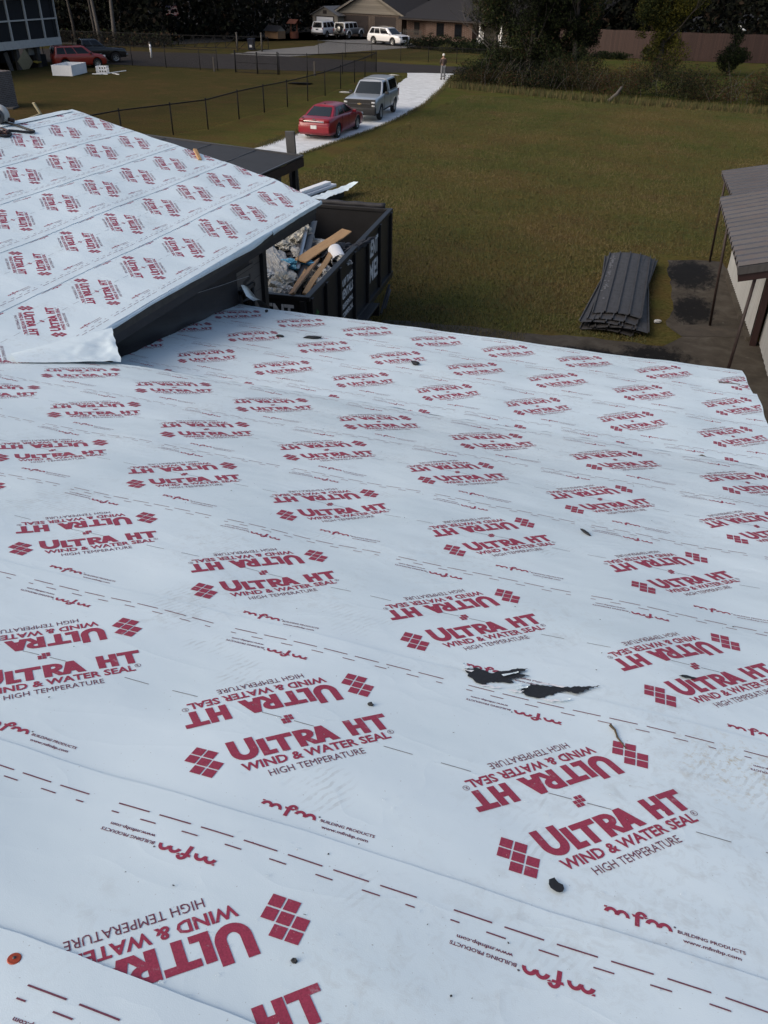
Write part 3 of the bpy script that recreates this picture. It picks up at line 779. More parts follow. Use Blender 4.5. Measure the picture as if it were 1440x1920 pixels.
scrap('roofing_scrap', 'tiny black roofing scrap left of the larger curled one near the lower eave', -3.60, 7.47, z2f, .045, .022, 0, seed=4, grp='black scraps on the lower slope')
scrap('roofing_scrap', 'black roofing scrap lying at the end of a red logo beyond the cut seam', -2.02, 7.19, z2f, .05, .035, -.5, seed=5, grp='black scraps on the lower slope')
scrap('roofing_scrap', 'small black scrap standing at the far eave beside the black wall', -4.24, 8.47, z2f, .018, .03, 0, seed=6, grp='black scraps on the lower slope')
scrap('leaf', 'brown shrivelled leaf lying on the upper slope near its right edge', .64, 5.80, z2f, .035, .011, -.5, 'twig', seed=7, cat='leaf')
scrap('leaf', 'dark narrow leaf on the white membrane between two seams at right', -.06, 3.33, z1f, .034, .010, -.7, 'debris_black', .006, seed=8, cat='leaf')
scrap('pebble', 'tiny black crumb lying above the letter U of the left foreground logo', -.535, 1.56, z1f, .009, .006, 0, 'debris_black', .006, seed=9, cat='crumb')
scrap('pebble', 'tiny black crumb lying on the cut red logo at the bottom of the roof', -.395, .715, z1f, .007, .005, 0, 'debris_black', .005, seed=10, cat='crumb')
tw = MB(); tw.tube([(.135, 1.752, pl1(0, 1.752) + .014), (.150, 1.735, pl1(0, 1.735) + .012), (.158, 1.705, pl1(0, 1.705) + .010), (.185, 1.662, pl1(0, 1.662) + .008)], [.0045, .003, .0028, .0016], 6)
tag(tw.build('twig', 'twig', None, True), 'short bent twig lying across the corner of a red foreground logo', 'twig')
nail = thing('cap_nail', 'orange plastic cap nail driven through the membrane at lower left', 'nail', (-.868, .535, pl1(0, .535) + .006)); nail.rotation_euler = (-A1, 0, 0)
mb = MB(); mb.lathe([(0, .0035), (.006, .0035), (.010, .0022), (.0115, .0028), (.0125, .0012), (.0125, 0)], 24, 'z'); mb.build('cap', 'cap_orange', nail, True)
mb = MB(); mb.lathe([(0, .0055), (.0028, .005), (.0032, .0036)], 12, 'z'); mb.build('nail_head', 'grey_metal', nail, True)
# water drops and fine crumbs scattered on the membrane
def litter():
    rn = np.random.default_rng(12); V, F = [], []
    for k in range(210):
        y = rn.uniform(.45, 8.5); x = rn.uniform(-1.0 - .45 * y, 1.15 if y > 2 else .2 + .35 * y)
        if y > 5.2 and x < -4.4: continue
        z = (pl1(x, y) if y < 5.2 else pl2(x, y)) + .0065 + float(wrinkle(np.array([x]), np.array([y]))[0]); r = rn.uniform(.001, .0036) * (1 + y * .12); a = rn.uniform(0, 3.14); e = rn.uniform(.25, .8)
        o = len(V)
        for j in range(5):
            t = 2 * math.pi * j / 5 + rn.uniform(-.4, .4); p = (r * math.cos(t), e * r * math.sin(t))
            V.append((x + p[0] * math.cos(a) - p[1] * math.sin(a), y + p[0] * math.sin(a) + p[1] * math.cos(a), z - T1 * (p[0] * math.sin(a) + p[1] * math.cos(a))))
        V.append((x, y, z + .0015)); F += [(o + j, o + (j + 1) % 5, o + 5) for j in range(5)]
    tag(MB().add(V, F).build('roof_grit', 'debris_black'), 'fine dark grit and crumbs scattered over the white membrane', 'grit', kind='stuff')
    bm = bmesh.new(); V, F = [], []
    for k in range(150):
        y = rn.uniform(.5, 1.5); x = rn.uniform(-.75, .35) ; r = rn.uniform(.0015, .0042); z = pl1(x, y) + .0068 + float(wrinkle(np.array([x]), np.array([y]))[0]); o = len(V); n = 10
        e = rn.uniform(.7, 1.0)
        for rr, h in ((1.0, 0), (.82, .24), (.45, .40)):
            for j in range(n): t = 2 * math.pi * j / n; V.append((x + r * rr * math.cos(t), y + e * r * rr * math.sin(t), z + r * h - T1 * e * r * rr * math.sin(t)))
        V.append((x, y, z + r * .45))
        for i in range(2): F += [(o + i * n + j, o + i * n + (j + 1) % n, o + (i + 1) * n + (j + 1) % n, o + (i + 1) * n + j) for j in range(n)]
        F += [(o + 2 * n + j, o + 2 * n + (j + 1) % n, o + 3 * n) for j in range(n)]
    g = N('water'); g.color((1, 1, 1)).set(Roughness=.02, Transmission_Weight=1.0, IOR=1.33)
    tag(MB().add(V, F).build('water_drops', 'water', None, True), 'small clear water drops beaded on the near membrane', 'water drops', kind='stuff')
litter()

# tools on the wing's ridge
gun = thing('nail_gun', 'white and black pneumatic nail gun lying on the ridge of the wing roof', 'nail gun', (-8.95, 10.12, 5.335), .25)
mb = MB(); mb.box((-.28, 0, .10), (.30, .13, .15), bev=.04); mb.lathe([(0, -.02), (.10, -.02), (.13, .03), (.125, .09), (.07, .13), (0, .13)], 18, 'y', (.0, -.05, .12)); mb.build('body', 'white_dirty', gun, True)
mb = MB(); mb.lathe([(0, .0), (.085, .0), (.10, .03), (.09, .06), (0, .07)], 18, 'y', (.02, -.145, .115)); mb.build('magazine', 'grey_metal', gun, True)
mb = MB(); mb.lathe([(.02, .0), (.045, .0), (.045, .02), (.0, .02)], 14, 'y', (.045, -.165, .13)); mb.box((-.13, -.02, .14), (.09, .20, .20), (0, .3, 0), bev=.02); mb.build('grip', 'black_trim', gun, True)
mb = MB(); mb.tube([(.12, 0, .06), (.19, .0, .045)], .028, 10); mb.build('nose', 'maroon', gun, True)
hose = MB(); zz = lambda x, y: (pl3(x, y) if x > -8.88 else 5.34) + .022
pts = [(-9.3, 9.80), (-8.95, 10.06), (-8.71, 10.12), (-8.49, 10.10), (-8.41, 10.10), (-8.385, 10.03), (-8.44, 9.97), (-8.55, 9.88), (-8.62, 9.75), (-8.56, 9.60), (-8.48, 9.55), (-8.44, 9.62), (-8.50, 9.74), (-8.60, 9.66), (-8.62, 9.48), (-8.56, 9.36), (-8.70, 9.25), (-9.1, 9.2)]
def smooth_path(p, k=5):
    o = []
    for i in range(len(p) - 1):
        p0, p1, p2, p3 = (Vector(p[max(i - 1, 0)]), Vector(p[i]), Vector(p[i + 1]), Vector(p[min(i + 2, len(p) - 1)]))
        for s in range(k):
            t = s / k; o.append(.5 * ((2 * p1) + (p2 - p0) * t + (2 * p0 - 5 * p1 + 4 * p2 - p3) * t * t + (3 * p1 - p0 - 3 * p2 + p3) * t ** 3))
    o.append(Vector(p[-1])); return o
hose.tube([(q.x, q.y, zz(q.x, q.y)) for q in smooth_path(pts)], .016, 8); hb = hose.build('air_hose', 'black_trim', None, True)
tag(hb, 'dark air hose looped over the top of the white wing roof', 'hose')
rope = MB()
for k in range(7):
    rn = random.Random(k); c = Vector((-8.60 + rn.uniform(-.05, .05), 9.55 + rn.uniform(-.1, .1))); r = rn.uniform(.10, .20); rr = r * rn.uniform(.5, .8)
    rope.tube([(c.x + r * math.cos(t) * .7, c.y + rr * math.sin(t), zz(c.x + r * math.cos(t) * .7, c.y) + .012 * k * .6) for t in np.linspace(0, 5.6, 24)], .010, 6)
tag(rope.build('coiled_cord', 'hose_brown', None, True), 'tangled reddish brown cord heaped beside the air hose', 'cord')
mb = MB(); mb.box((-6.48, 11.10, pl3(-6.48, 0) + .035), (.05, .34, .03), (0.25, .18, .75), bev=.004); tag(mb.build('wood_offcut', 'board_pine'), 'pale wood offcut lying at the far rake of the white wing roof', 'wood offcut')
mb = MB(); mb.bar((-9.02, 11.08, 5.30), (-9.05, 10.98, 5.50), .05, .02); mb.bar((-9.02, 10.65, 5.30), (-9.02, 11.06, 5.34), .03, .03); tag(mb.build('wood_shim', 'plywood'), 'pale splinter of wood sticking up behind the ridge of the wing', 'wood splinter')
# ------------------------------------------------------------------ ground, drive, road, slab
def make_lawn():
    n = N('lawn'); v = n.pos()
    sx = n.new('ShaderNodeSeparateXYZ'); n.ln(v, sx.inputs[0])
    big = n.noise(v, .10, 3, .55, .4); med = n.noise(n.pos((.8, 1.5, 1)), .75, 5, .62, .4); fine = n.noise(v, 9, 6, .78); vf = n.noise(v, 40, 3, .7)
    far = n.ramp(n.math('MULTIPLY', sx.outputs[1], .01), [(.30, 0.0), (.62, .30)])
    k = n.math('ADD', n.math('ADD', n.math('MULTIPLY', big, .55), n.math('MULTIPLY', med, .45)), n.math('MULTIPLY', far, .35))
    c = n.ramp(k, [(.38, (.116, .080, .030)), (.48, (.106, .086, .030)), (.56, (.090, .087, .028)), (.66, (.064, .078, .022))])
    # left yard: browner ground, with vignette darkening put into its colour
    lw = n.ramp(n.math('MULTIPLY', sx.outputs[0], -.05), [(1.2, 0.0), (1.0, 0.0)])
    left = n.ramp(n.math('ADD', n.math('MULTIPLY', sx.outputs[0], -.02), n.math('MULTIPLY', big, .5)), [(.66, 0.0), (.84, .62)])
    c = n.mix(left, c, (.050, .035, .0205))
    dead = n.ramp(n.noise(v, .45, 6, .68, .6), [(.50, 0.0), (.66, .7)])
    c = n.mix(dead, c, (.098, .062, .030))
    c = n.mix(n.ramp(fine, [(.32, .62), (.60, 0.0)]), c, (.019, .017, .0065))
    c = n.mix(n.ramp(vf, [(.58, 0.0), (.76, .45)]), c, (.12, .095, .040))
    n.color(c); n.set(Roughness=1.0, Specular_IOR_Level=0.0)
    n.bump(n.math('ADD', fine, n.math('MULTIPLY', vf, .6)), .8, .05); return n.m
make_lawn()
def make_lime():
    n = N('limestone'); v = n.pos()
    f = n.noise(v, 2.2, 6, .7, .6); g = n.noise(n.pos((.9, 2.6, 1), (0, 0, R(8))), 1.0, 5, .7)
    c = n.ramp(n.mix(.5, f, g), [(.30, (.30, .31, .315)), (.45, (.50, .52, .525)), (.62, (.65, .675, .685))])
    c = n.mix(n.ramp(n.noise(v, 26, 4, .8), [(.28, .35), (.5, 0.0)]), c, (.26, .255, .24))
    n.color(c); n.set(Roughness=.95); n.bump(n.noise(v, 30, 4, .7), .6, .03); return n.m
make_lime()
def make_asphalt():
    n = N('asphalt'); v = n.pos()
    c = n.ramp(n.noise(v, 1.1, 6, .7), [(.3, (.019, .0165, .0155)), (.7, (.031, .027, .0255))])
    n.color(n.mix(n.ramp(n.noise(v, 30, 3, .7), [(.45, 0.0), (.75, .4)]), c, (.046, .041, .037))); n.set(Roughness=.95, Specular_IOR_Level=.15); return n.m
make_asphalt()
def make_concrete():
    n = N('concrete'); v = n.pos()
    c = n.ramp(n.noise(v, 1.6, 6, .65, .3), [(.3, (.036, .032, .025)), (.5, (.058, .050, .040)), (.72, (.085, .077, .064))])
    # mildew stains that spread from the drip line, with a shape of their own
    g = n.new('ShaderNodeSeparateXYZ'); n.ln(v, g.inputs[0])
    def blob(cx, cy, rx, ry):
        a = n.math('MULTIPLY', n.math('SUBTRACT', g.outputs[0], cx), 1 / rx); b = n.math('MULTIPLY', n.math('SUBTRACT', g.outputs[1], cy), 1 / ry)
        d = n.math('SQRT', n.math('ADD', n.math('MULTIPLY', a, a), n.math('MULTIPLY', b, b)))
        d = n.math('ADD', d, n.math('MULTIPLY', n.math('SUBTRACT', n.noise(n.pos((1.6, .8, 1), (0, 0, R(12))), 3.4, 8, .8, .6), .5), 1.9))
        return n.ramp(d, [(.62, 1.0), (1.2, 0.0)])
    st = n.math('MAXIMUM', blob(1.22, 21.8, .62, 1.35), n.math('MAXIMUM', blob(1.12, 24.9, .85, 1.7), n.math('MAXIMUM', blob(.45, 18.0, .95, 1.1), blob(-.9, 17.8, 1.1, .6))))
    c = n.mix(n.math('MULTIPLY', st, .93), c, (.0045, .0048, .0055))
    c = n.mix(n.math('MULTIPLY', n.ramp(n.noise(v, 5, 5, .7), [(.62, 0.0), (.75, .6)]), 1.0), c, (.12, .11, .095))
    n.color(c); n.set(Roughness=.95, Specular_IOR_Level=.12); n.bump(n.noise(v, 18, 5, .7), .3, .01); return n.m
make_concrete()
simple('forest_floor', (0.0105, 0.0084, 0.0056), .95, var=.45, scale=2.5, bump=.05)
simple('dirt', (0.0420, 0.0336, 0.0238), .95, var=.4, scale=3, bump=.02)
simple('concrete_far', (0.1190, 0.1155, 0.1085), .9, var=.2, scale=1.5)
def poly_ground(name, pts, z, mat, jag=0.0, step=.8, seed=0, label=None):
    rn = random.Random(seed); P = []
    for i in range(len(pts)):
        a, b = Vector((*pts[i], z)), Vector((*pts[(i + 1) % len(pts)], z)); k = max(1, int((b - a).length / step)) if jag else 1
        nn = Vector((-(b - a).y, (b - a).x, 0)).normalized()
        for s in range(k):
            p = a.lerp(b, s / k); w = jag * (noise.noise(p * .9 + Vector((seed, 0, 0))) * 1.4 + rn.uniform(-.5, .5)); P.append(p + nn * w)
    bm = bmesh.new(); bm.faces.new([bm.verts.new(p) for p in P]); bmesh.ops.triangulate(bm, faces=bm.faces[:])
    for f in bm.faces:
        f.normal_update()
        if f.normal.z < 0: f.normal_flip()
    me = bpy.data.meshes.new(name); bm.to_mesh(me); bm.free(); me.materials.append(MATS[mat])
    o = bpy.data.objects.new(name, me); COL.objects.link(o); return tag(o, label, kind='structure')
mb = MB(); mb.quad((-700, -60, 0), (700, -60, 0), (700, 900, 0), (-700, 900, 0)); g = mb.build('ground', 'lawn'); tag(g, kind='structure')
poly_ground('driveway', [(-19.6, 35.2), (-16.6, 35.4), (-16.35, 36.9), (-15.95, 41.7), (-15.6, 45.0), (-15.45, 49.0), (-15.75, 56.1), (-17.1, 66.3), (-18.6, 75.0), (-22.9, 75.2), (-21.5, 71.2), (-20.2, 63.5), (-19.3, 55.9), (-18.8, 45.4), (-18.9, 38.4)], .006, 'limestone', .10, .45, 3)
poly_ground('road', [(-140, 66.5), (-70, 67), (-52.5, 68.4), (-43, 69.2), (-35.5, 70.2), (-29, 71.6), (-22.5, 73.6), (-16, 75.6), (-14, 77.5), (-14, 80.5), (-16, 81.3), (-20.7, 80.6), (-29, 81.6), (-34, 82.6), (-43.4, 82.5), (-53, 81.0), (-70, 78.5), (-140, 76)], .008, 'asphalt', .25, 1.5, 5)
poly_ground('far_driveway', [(-43.5, 82.7), (-37.0, 82.7), (-33.0, 92.0), (-29.6, 99.2), (-30.0, 102.5), (-34.3, 110.4), (-43.8, 113.5), (-49, 111.5), (-47.5, 106.5), (-41.0, 103.0), (-40.0, 96.0), (-42.5, 88.0)], .012, 'concrete_far', .2, 1.0, 6)
poly_ground('slab', [(-1.95, 18.75), (-1.0, 18.98), (.58, 18.98), (1.0, 19.75), (.62, 20.4), (.75, 22.6), (.58, 24.2), (.42, 26.15), (1.15, 26.4), (2.02, 26.5), (2.10, 25.2), (2.52, 20.1), (6, 20.1), (6, 17.4), (6, 9), (-6, 9), (-6, 18.4)], .010, 'concrete', .07, .30, 8)
poly_ground('dirt_strip', [(1.0, 19.75), (2.5, 20.3), (2.46, 20.65), (1.6, 20.85), (1.1, 20.6), (.7, 20.35)], .016, 'dirt', .06, .25, 9)
poly_ground('forest_ground', [(-260, 84.5), (-62, 85.3), (-56, 86.5), (-51, 97), (-52, 112), (-46, 124), (-10, 124), (-6, 99.5), (40, 99.5), (200, 120), (200, 400), (-260, 400)], .02, 'forest_floor', .8, 2.5, 10)
# tufts along drive edges and seams: countless blades
def tufts(name, label, pts, n, h0, h1, mats, seed, w=.012, lean=.5):
    rn = np.random.default_rng(seed); P = np.array(pts, float); seg = np.linalg.norm(np.diff(P[:, :2], axis=0), axis=1); cs = np.r_[0, np.cumsum(seg)]
    t = rn.uniform(0, cs[-1], n); k = np.clip(np.searchsorted(cs, t) - 1, 0, len(seg) - 1); f = (t - cs[k]) / seg[k]
    base = P[k] + (P[k + 1] - P[k]) * f[:, None]; base[:, :2] += rn.normal(0, 1, (n, 2)) * base[:, 2:3]
    a = rn.uniform(0, 6.28, n); h = rn.uniform(h0, h1, n); d = np.c_[np.cos(a), np.sin(a)]
    q = np.c_[-d[:, 1], d[:, 0]]; l = rn.uniform(0, lean, n)[:, None] * h[:, None]
    v0 = np.c_[base[:, :2] - q * w, np.zeros(n)]; v1 = np.c_[base[:, :2] + q * w, np.zeros(n)]; v2 = np.c_[base[:, :2] + d * l, h]
    V = np.stack([v0, v1, v2], 1).reshape(-1, 3); F = np.arange(3 * n).reshape(n, 3)
    return tag(np_mesh(name, V, F, mats, None, rn.integers(0, len(mats), n)), label, 'grass', kind='stuff')
simple('grass_green', (0.043, 0.055, 0.0125), .9, var=.3, scale=3)
simple('grass_olive', (0.076, 0.070, 0.0205), .9, var=.3, scale=3)
simple('grass_tan', (0.112, 0.083, 0.033), .9, var=.3, scale=3)
tufts('grass_tufts', 'short grass creeping over the edges of the pale driveway',
      [(-18.95, 38.4, .16), (-18.85, 45.4, .16), (-19.75, 55, .18), (-20.5, 63.5, .2), (-22.3, 71, .2)], 9000, .05, .16, ['grass_green', 'grass_olive', 'grass_tan'], 1)
tufts('grass_tufts', 'short grass along the lawn side edge of the pale driveway',
      [(-16.4, 36.5, .10), (-15.9, 41.7, .10), (-15.55, 45, .10), (-15.4, 49, .10), (-15.7, 56.1, .12), (-17.05, 66.3, .14), (-18.3, 73.5, .14)], 9000, .04, .11, ['grass_green', 'grass_olive', 'grass_tan'], 2)
def lawn_blades():
    rn = np.random.default_rng(5); n = 300000
    y = 15.5 + 46 * rn.random(n) ** 1.9; x = -14.6 + rn.random(n) * (16.8 + .12 * y); 
    ok = ~((x > .2) & (y < 26.7)) & ~((y < 19.0) & (x > -2.5)) & ~((x < -8.6) & (y < 24)); x, y = x[ok], y[ok]; n = len(x)
    a = rn.uniform(0, 6.28, n); h = rn.uniform(.03, .085, n); d = np.c_[np.cos(a), np.sin(a)]; q = np.c_[-d[:, 1], d[:, 0]] * rn.uniform(.006, .013, (n, 1)); l = rn.uniform(.2, 1.1, n)[:, None] * h[:, None]
    b = np.c_[x, y]
    V = np.stack([np.c_[b - q, np.zeros(n)], np.c_[b + q, np.zeros(n)], np.c_[b + d * l, h]], 1).reshape(-1, 3)
    nz = np.sin(x * .9 + 1.3 * np.sin(y * .5)) + np.sin(y * 1.1 + x * .35) + rn.normal(0, 1.0, n)
    mi = np.where(nz > 1.1, 0, np.where(nz > -.9, 1, 2))
    tag(np_mesh('grass', V, np.arange(3 * n).reshape(n, 3), ['grass_green', 'grass_olive', 'grass_tan'], None, mi), 'short dull winter lawn grass around the dump trailer and panel stack', 'grass', kind='stuff')
lawn_blades()

# ------------------------------------------------------------------ flat roofed addition beyond the wing
fa = thing('flat_roof_building', 'low outbuilding with black flat roof and maroon fascia beyond the white wing', 'outbuilding', (-12.5, 20.0, 0))
zr = lambda x: 3.0 + .045 * (-9.40 - x)
mb = MB(); xs = np.linspace(-9.42, -16.6, 24); ys = np.linspace(17.0, 21.56, 14); V = []
for x in xs:
    for y in ys: V.append((x, y, zr(x) + .006 * math.sin(x * 2.3 + y) + .004 * math.sin(y * 5)))
n = len(ys); mb.add(V, [(i * n + j, i * n + j + 1, (i + 1) * n + j + 1, (i + 1) * n + j) for i in range(len(xs) - 1) for j in range(n - 1)])
mb.add([(-9.42, 17.0, zr(-9.42) - .03), (-9.42, 21.56, zr(-9.42) - .03), (-16.6, 21.56, zr(-16.6) - .03), (-16.6, 17.0, zr(-16.6) - .03)], [(0, 1, 2, 3)])
rf = mb.build('roof', 'flat_roofing', fa, True, True)
mb = MB()
for x in (-10.75, -12.1, -13.5, -14.9):
    mb.tube([(x + .012 * math.sin(k * 1.3), y, zr(x) + .012) for k, y in enumerate(np.linspace(17.05, 21.5, 16))], .009, 5)
mb.build('roof_seam', 'flat_seam', rf, True).data.transform(Matrix.Translation(-fa.location))
mb = MB(); mb.bar((-9.40, 17.0, zr(-9.4) + .010), (-9.40, 21.58, zr(-9.4) + .010), .05, .035); mb.bar((-9.42, 21.58, zr(-9.4) + .012), (-16.6, 21.58, zr(-16.6) + .012), .05, .035); mb.build('drip_edge', 'grey_metal', fa, world=True)
mb = MB(); mb.bar((-9.39, 17.0, zr(-9.4) - .14), (-9.39, 21.57, zr(-9.4) - .14), .035, .22); mb.bar((-9.40, 21.55, zr(-9.4) - .14), (-16.6, 21.55, zr(-16.6) - .14), .03, .22); mb.build('fascia', 'maroon', fa, world=True)
mb = MB(); mb.box((-13.2, 19.1, 1.42), (6.7, 4.0, 2.84)); mb.build('wall', 'siding_brown', fa, world=True)
for p in ((-9.55, 21.3), (-9.55, 17.3)): mb = MB(); mb.box((p[0], p[1], 1.4), (.10, .10, 2.8)); mb.build('corner_post', 'black_trim', fa, world=True)
gp_ = thing('grey_board', 'tall flat grey board standing upright behind the black flat roof', 'board', (-9.92, 22.15, 0))
mb = MB(); mb.box((0, 0, 1.75), (.27, .06, 3.5), (0, -.05, 0), bev=.008); mb.build('board', 'grey_metal', gp_)
mb = MB(); mb.box((0, .10, .35), (.10, .16, .70)); mb.build('stake', 'weathered_wood', gp_)

# ------------------------------------------------------------------ dump trailer
TR = thing('dump_trailer', 'black dump trailer with white lettering, heaped with roofing debris', 'dump trailer', (-5.52, 12.62, 0), R(5.1))
TL, TW, TB, TT = 6.42, 2.25, .95, 2.42            # length (local y), width (local -x), bed height, rim height
mb = MB()
mb.box((-TW / 2, TL / 2, TB), (TW, TL, .08)); mb.build('bed', 'trailer_inside', TR)
def side_panel(x, name):
    m = MB(); m.box((x, TL / 2, (TB + TT) / 2), (.05, TL, TT - TB)); o = m.build(name, 'trailer_black', TR)
    r = MB(); r.box((x, TL / 2, TT + .03), (.11, TL + .1, .09), bev=.012); r.build('rim', 'trailer_black', o)
    s = 1 if x > -1 else -1; q = MB()
    for y in (.06, .95, 1.85, 2.95, 4.05, 5.15, 6.25): q.box((x + s * .055, y, (TB + TT) / 2 - .02), (.07, .11, TT - TB + .1), bev=.01)
    q.box((x + s * .05, TL / 2, TB + .02), (.09, TL, .13), bev=.01); q.build('rib', 'trailer_black', o)
    return o
sp = side_panel(0, 'side_panel'); side_panel(-TW, 'side_panel')
for y, nm in ((0.0, 'tailgate'), (TL, 'front_panel')):
    m = MB(); m.box((-TW / 2, y, (TB + TT) / 2), (TW - .03, .05, TT - TB)); o = m.build(nm, 'trailer_black', TR)
    r = MB(); r.box((-TW / 2, y, TT + .03), (TW - .1, .10, .085), bev=.012); r.build('rim', 'trailer_black', o)
    s = -1 if y == 0 else 1
    for x in (-.07, -TW + .07): q = MB(); q.box((x, y + s * .045, (TB + TT) / 2), (.11, .06, TT - TB), bev=.01); q.build('upright', 'trailer_black', o)
    if y == 0: tg = o
# tarp roll along the far rim and over the near rim
m = MB(); m.tube([(-TW + .1 + k * .105, TL + .10, TT + .10 + .008 * math.sin(k * 1.1)) for k in range(20)], [.06 + .006 * math.sin(k * 1.7) for k in range(20)], 9); m.build('tarp_roll', 'black_felt', TR, True)
m = MB(); m.box((-TW / 2, TL / 2, .72), (TW - .5, TL + .3, .22)); m.box((-TW / 2, TL + 1.0, .70), (.14, 2.2, .14)); m.build('frame', 'trailer_black', TR)
for s in (0, 1):
    m = MB(); x = .13 if s == 0 else -TW - .13
    m.box((x, 3.1, .96), (.30, 2.1, .05), bev=.015); m.box((x, 1.98, .82), (.30, .05, .28)); m.box((x, 4.22, .82), (.30, .05, .28)); m.build('fender', 'trailer_black', TR)
    for y in (2.6, 3.62):
        w = MB(); w.lathe([(.15, -.11), (.33, -.11), (.385, -.07), (.395, 0), (.385, .07), (.33, .11), (.15, .11)], 26, 'x', (x, y, .395)); w.build('wheel', 'rubber', TR, True)
m = MB(); m.add([(-.02, TL + .05, .55), (.05, TL + .05, .55), (.05, TL - .55, .25), (-.02, TL - .55, .25)], [(0, 1, 2, 3)]); m.bar((.03, TL - .1, .70), (.03, TL - 1.0, .28), .05, .05); m.build('jack_arm', 'grey_metal', TR)
def lettering(lines, name, mat, parent, to3, bold=.035):
    m = MB()
    for (s, a, b, y0, cap) in lines:
        V, F = fit_text(s, a, b, y0, cap, bold, 2); m.add([to3(x, y) for x, y in V], F)
    return m.build(name, mat, parent)
rx = lambda a, b: (.034, a, b)
for ln in (("RENT", 4.20, 5.06, 1.92, .37), ("ME!", 4.26, 5.04, 1.38, .43)): lettering([ln], 'lettering', 'lettering_white', sp, lambda a, b: (.034, a, b))
lettering([("DUMP TRAILER", 2.03, 2.88, 1.98, .15), ("RENTALS", 2.03, 2.88, 1.73, .19), ("•RESIDENTIAL", 2.03, 2.88, 1.52, .115), ("•COMMERCIAL", 2.03, 2.88, 1.34, .115)], 'lettering', 'lettering_white', sp, lambda a, b: (.034, a, b))
lettering([("RENT", -.93, -.24, 2.06, .28)], 'lettering', 'lettering_white', tg, lambda a, b: (a, -.034, b))
m = MB(); m.box((-.07, -.082, 2.02), (.035, .01, .20)); m.build('reflector', 'lettering_white', tg)
m = MB()                                     # small green emblem: leafy shield shapes
for cx, cz, r in ((.42, 2.02, .085), (.44, 1.84, .10), (.41, 1.66, .09)):
    for k in range(5):
        a = k * 1.256 + .3; m.add([(.034, cx, cz), (.034, cx + r * math.cos(a - .35), cz + r * math.sin(a - .35)), (.034, cx + r * 1.25 * math.cos(a), cz + r * 1.25 * math.sin(a)), (.034, cx + r * math.cos(a + .35), cz + r * math.sin(a + .35))], [(0, 1, 2, 3)])
m.build('emblem', 'emblem_green', sp)
# --- the load (each loose thing its own object, placed through the trailer's own frame)
TM = Matrix.Translation(TR.location) @ Matrix.Rotation(R(5.1), 4, 'Z')
tw = lambda x, y, z: TM @ Vector((x, y, z))
def heap():
    V, n, k = [], 34, 60
    for j in range(k):
        for i in range(n):
            x = -TW + .04 + (TW - .08) * i / (n - 1); y = .05 + (TL - .1) * j / (k - 1)
            h = 1.98 - .95 * max(0, (y - 3.0) / 3.3) ** .8
            z = h + .16 * noise.noise(Vector((x * 2.1, y * 2.1, 3))) + .09 * noise.noise(Vector((x * 6, y * 6, 8))) + .04 * noise.noise(Vector((x * 15, y * 15, 1)))
            if j == 0: z -= .25
            V.append(tw(x, y, min(z, 2.36)))
    F = [(j * n + i, j * n + i + 1, (j + 1) * n + i + 1, (j + 1) * n + i) for j in range(k - 1) for i in range(n - 1)]
    return tag(MB().add(V, F).build('debris_heap', 'black_felt', None, True), 'heap of torn black roofing felt filling the dump trailer', 'debris', kind='stuff')
heap()
def crumple(name, label, loc, size, mat, seed, grp=None, cat='plastic sheeting', rough=.42, sub=5):
    bm = bmesh.new(); bmesh.ops.create_icosphere(bm, subdivisions=sub, radius=1); rn = random.Random(seed); o = Vector((rn.uniform(0, 50), rn.uniform(0, 50), 0))
    for v in bm.verts:
        d = v.co.normalized(); r = 1 + rough * (abs(noise.noise(d * 1.3 + o)) * 1.6 - .5) + rough * .75 * (.6 - 2 * abs(noise.noise(Vector((d.x * 1.6, d.y * 3.4, d.z * 2.2)) + o))) + rough * .30 * (.6 - 2 * abs(noise.noise(Vector((d.x * 7, d.y * 3, d.z * 5)) + o)))
        v.co = Vector((d.x * r * size[0], d.y * r * size[1], d.z * r * size[2]))
    me = bpy.data.meshes.new(name); bm.to_mesh(me); bm.free(); me.materials.append(MATS[mat])
    ob = bpy.data.objects.new(name, me); COL.objects.link(ob); ob.location = tw(*loc); ob.rotation_euler = (rn.uniform(-.3, .3), rn.uniform(-.3, .3), rn.uniform(0, 6))
    return tag(ob, label, cat, grp)
PS = 'crumpled plastic in the trailer'
crumple('plastic_sheet', 'largest crumpled off white plastic heap near the tailgate of the trailer', (-.80, 1.12, 2.22), (.26, .34, .24), 'offwhite_plastic', 1, PS)
crumple('plastic_sheet', 'off white plastic bunched against the near left corner of the trailer', (-.80, .60, 2.16), (.24, .30, .18), 'offwhite_plastic', 2, PS)
crumple('plastic_sheet', 'translucent grey plastic streaming along the left side of the load', (-1.30, 2.2, 2.24), (.22, .95, .17), 'clear_plastic', 3, PS)
crumple('plastic_sheet', 'translucent grey wad of plastic in the middle of the load beside the boards', (-.55, 1.85, 2.16), (.20, .3, .16), 'clear_plastic', 4, PS)
crumple('plastic_sheet', 'white plastic bundle at the back of the load beside the metal trim', (-1.50, 4.0, 2.28), (.32, .36, .24), 'offwhite_plastic', 5, PS)
crumple('plastic_sheet', 'small white plastic scrap behind the broad pine board', (-1.10, 4.0, 2.20), (.26, .16, .12), 'white_dirty', 6, PS)
crumple('plastic_sheet', 'white plastic scrap tucked under the far end of the broad pine board', (-.84, 3.85, 2.18), (.18, .26, .14), 'white_dirty', 7, PS)
crumple('plastic_sheet', 'white plastic draped at the right rim of the trailer', (-.17, 1.70, 2.30), (.10, .22, .12), 'white_dirty', 8, PS)
crumple('plastic_sheet', 'white plastic wad between the narrow board and the right rim', (-.16, 1.30, 2.26), (.11, .22, .12), 'white_dirty', 9, PS)
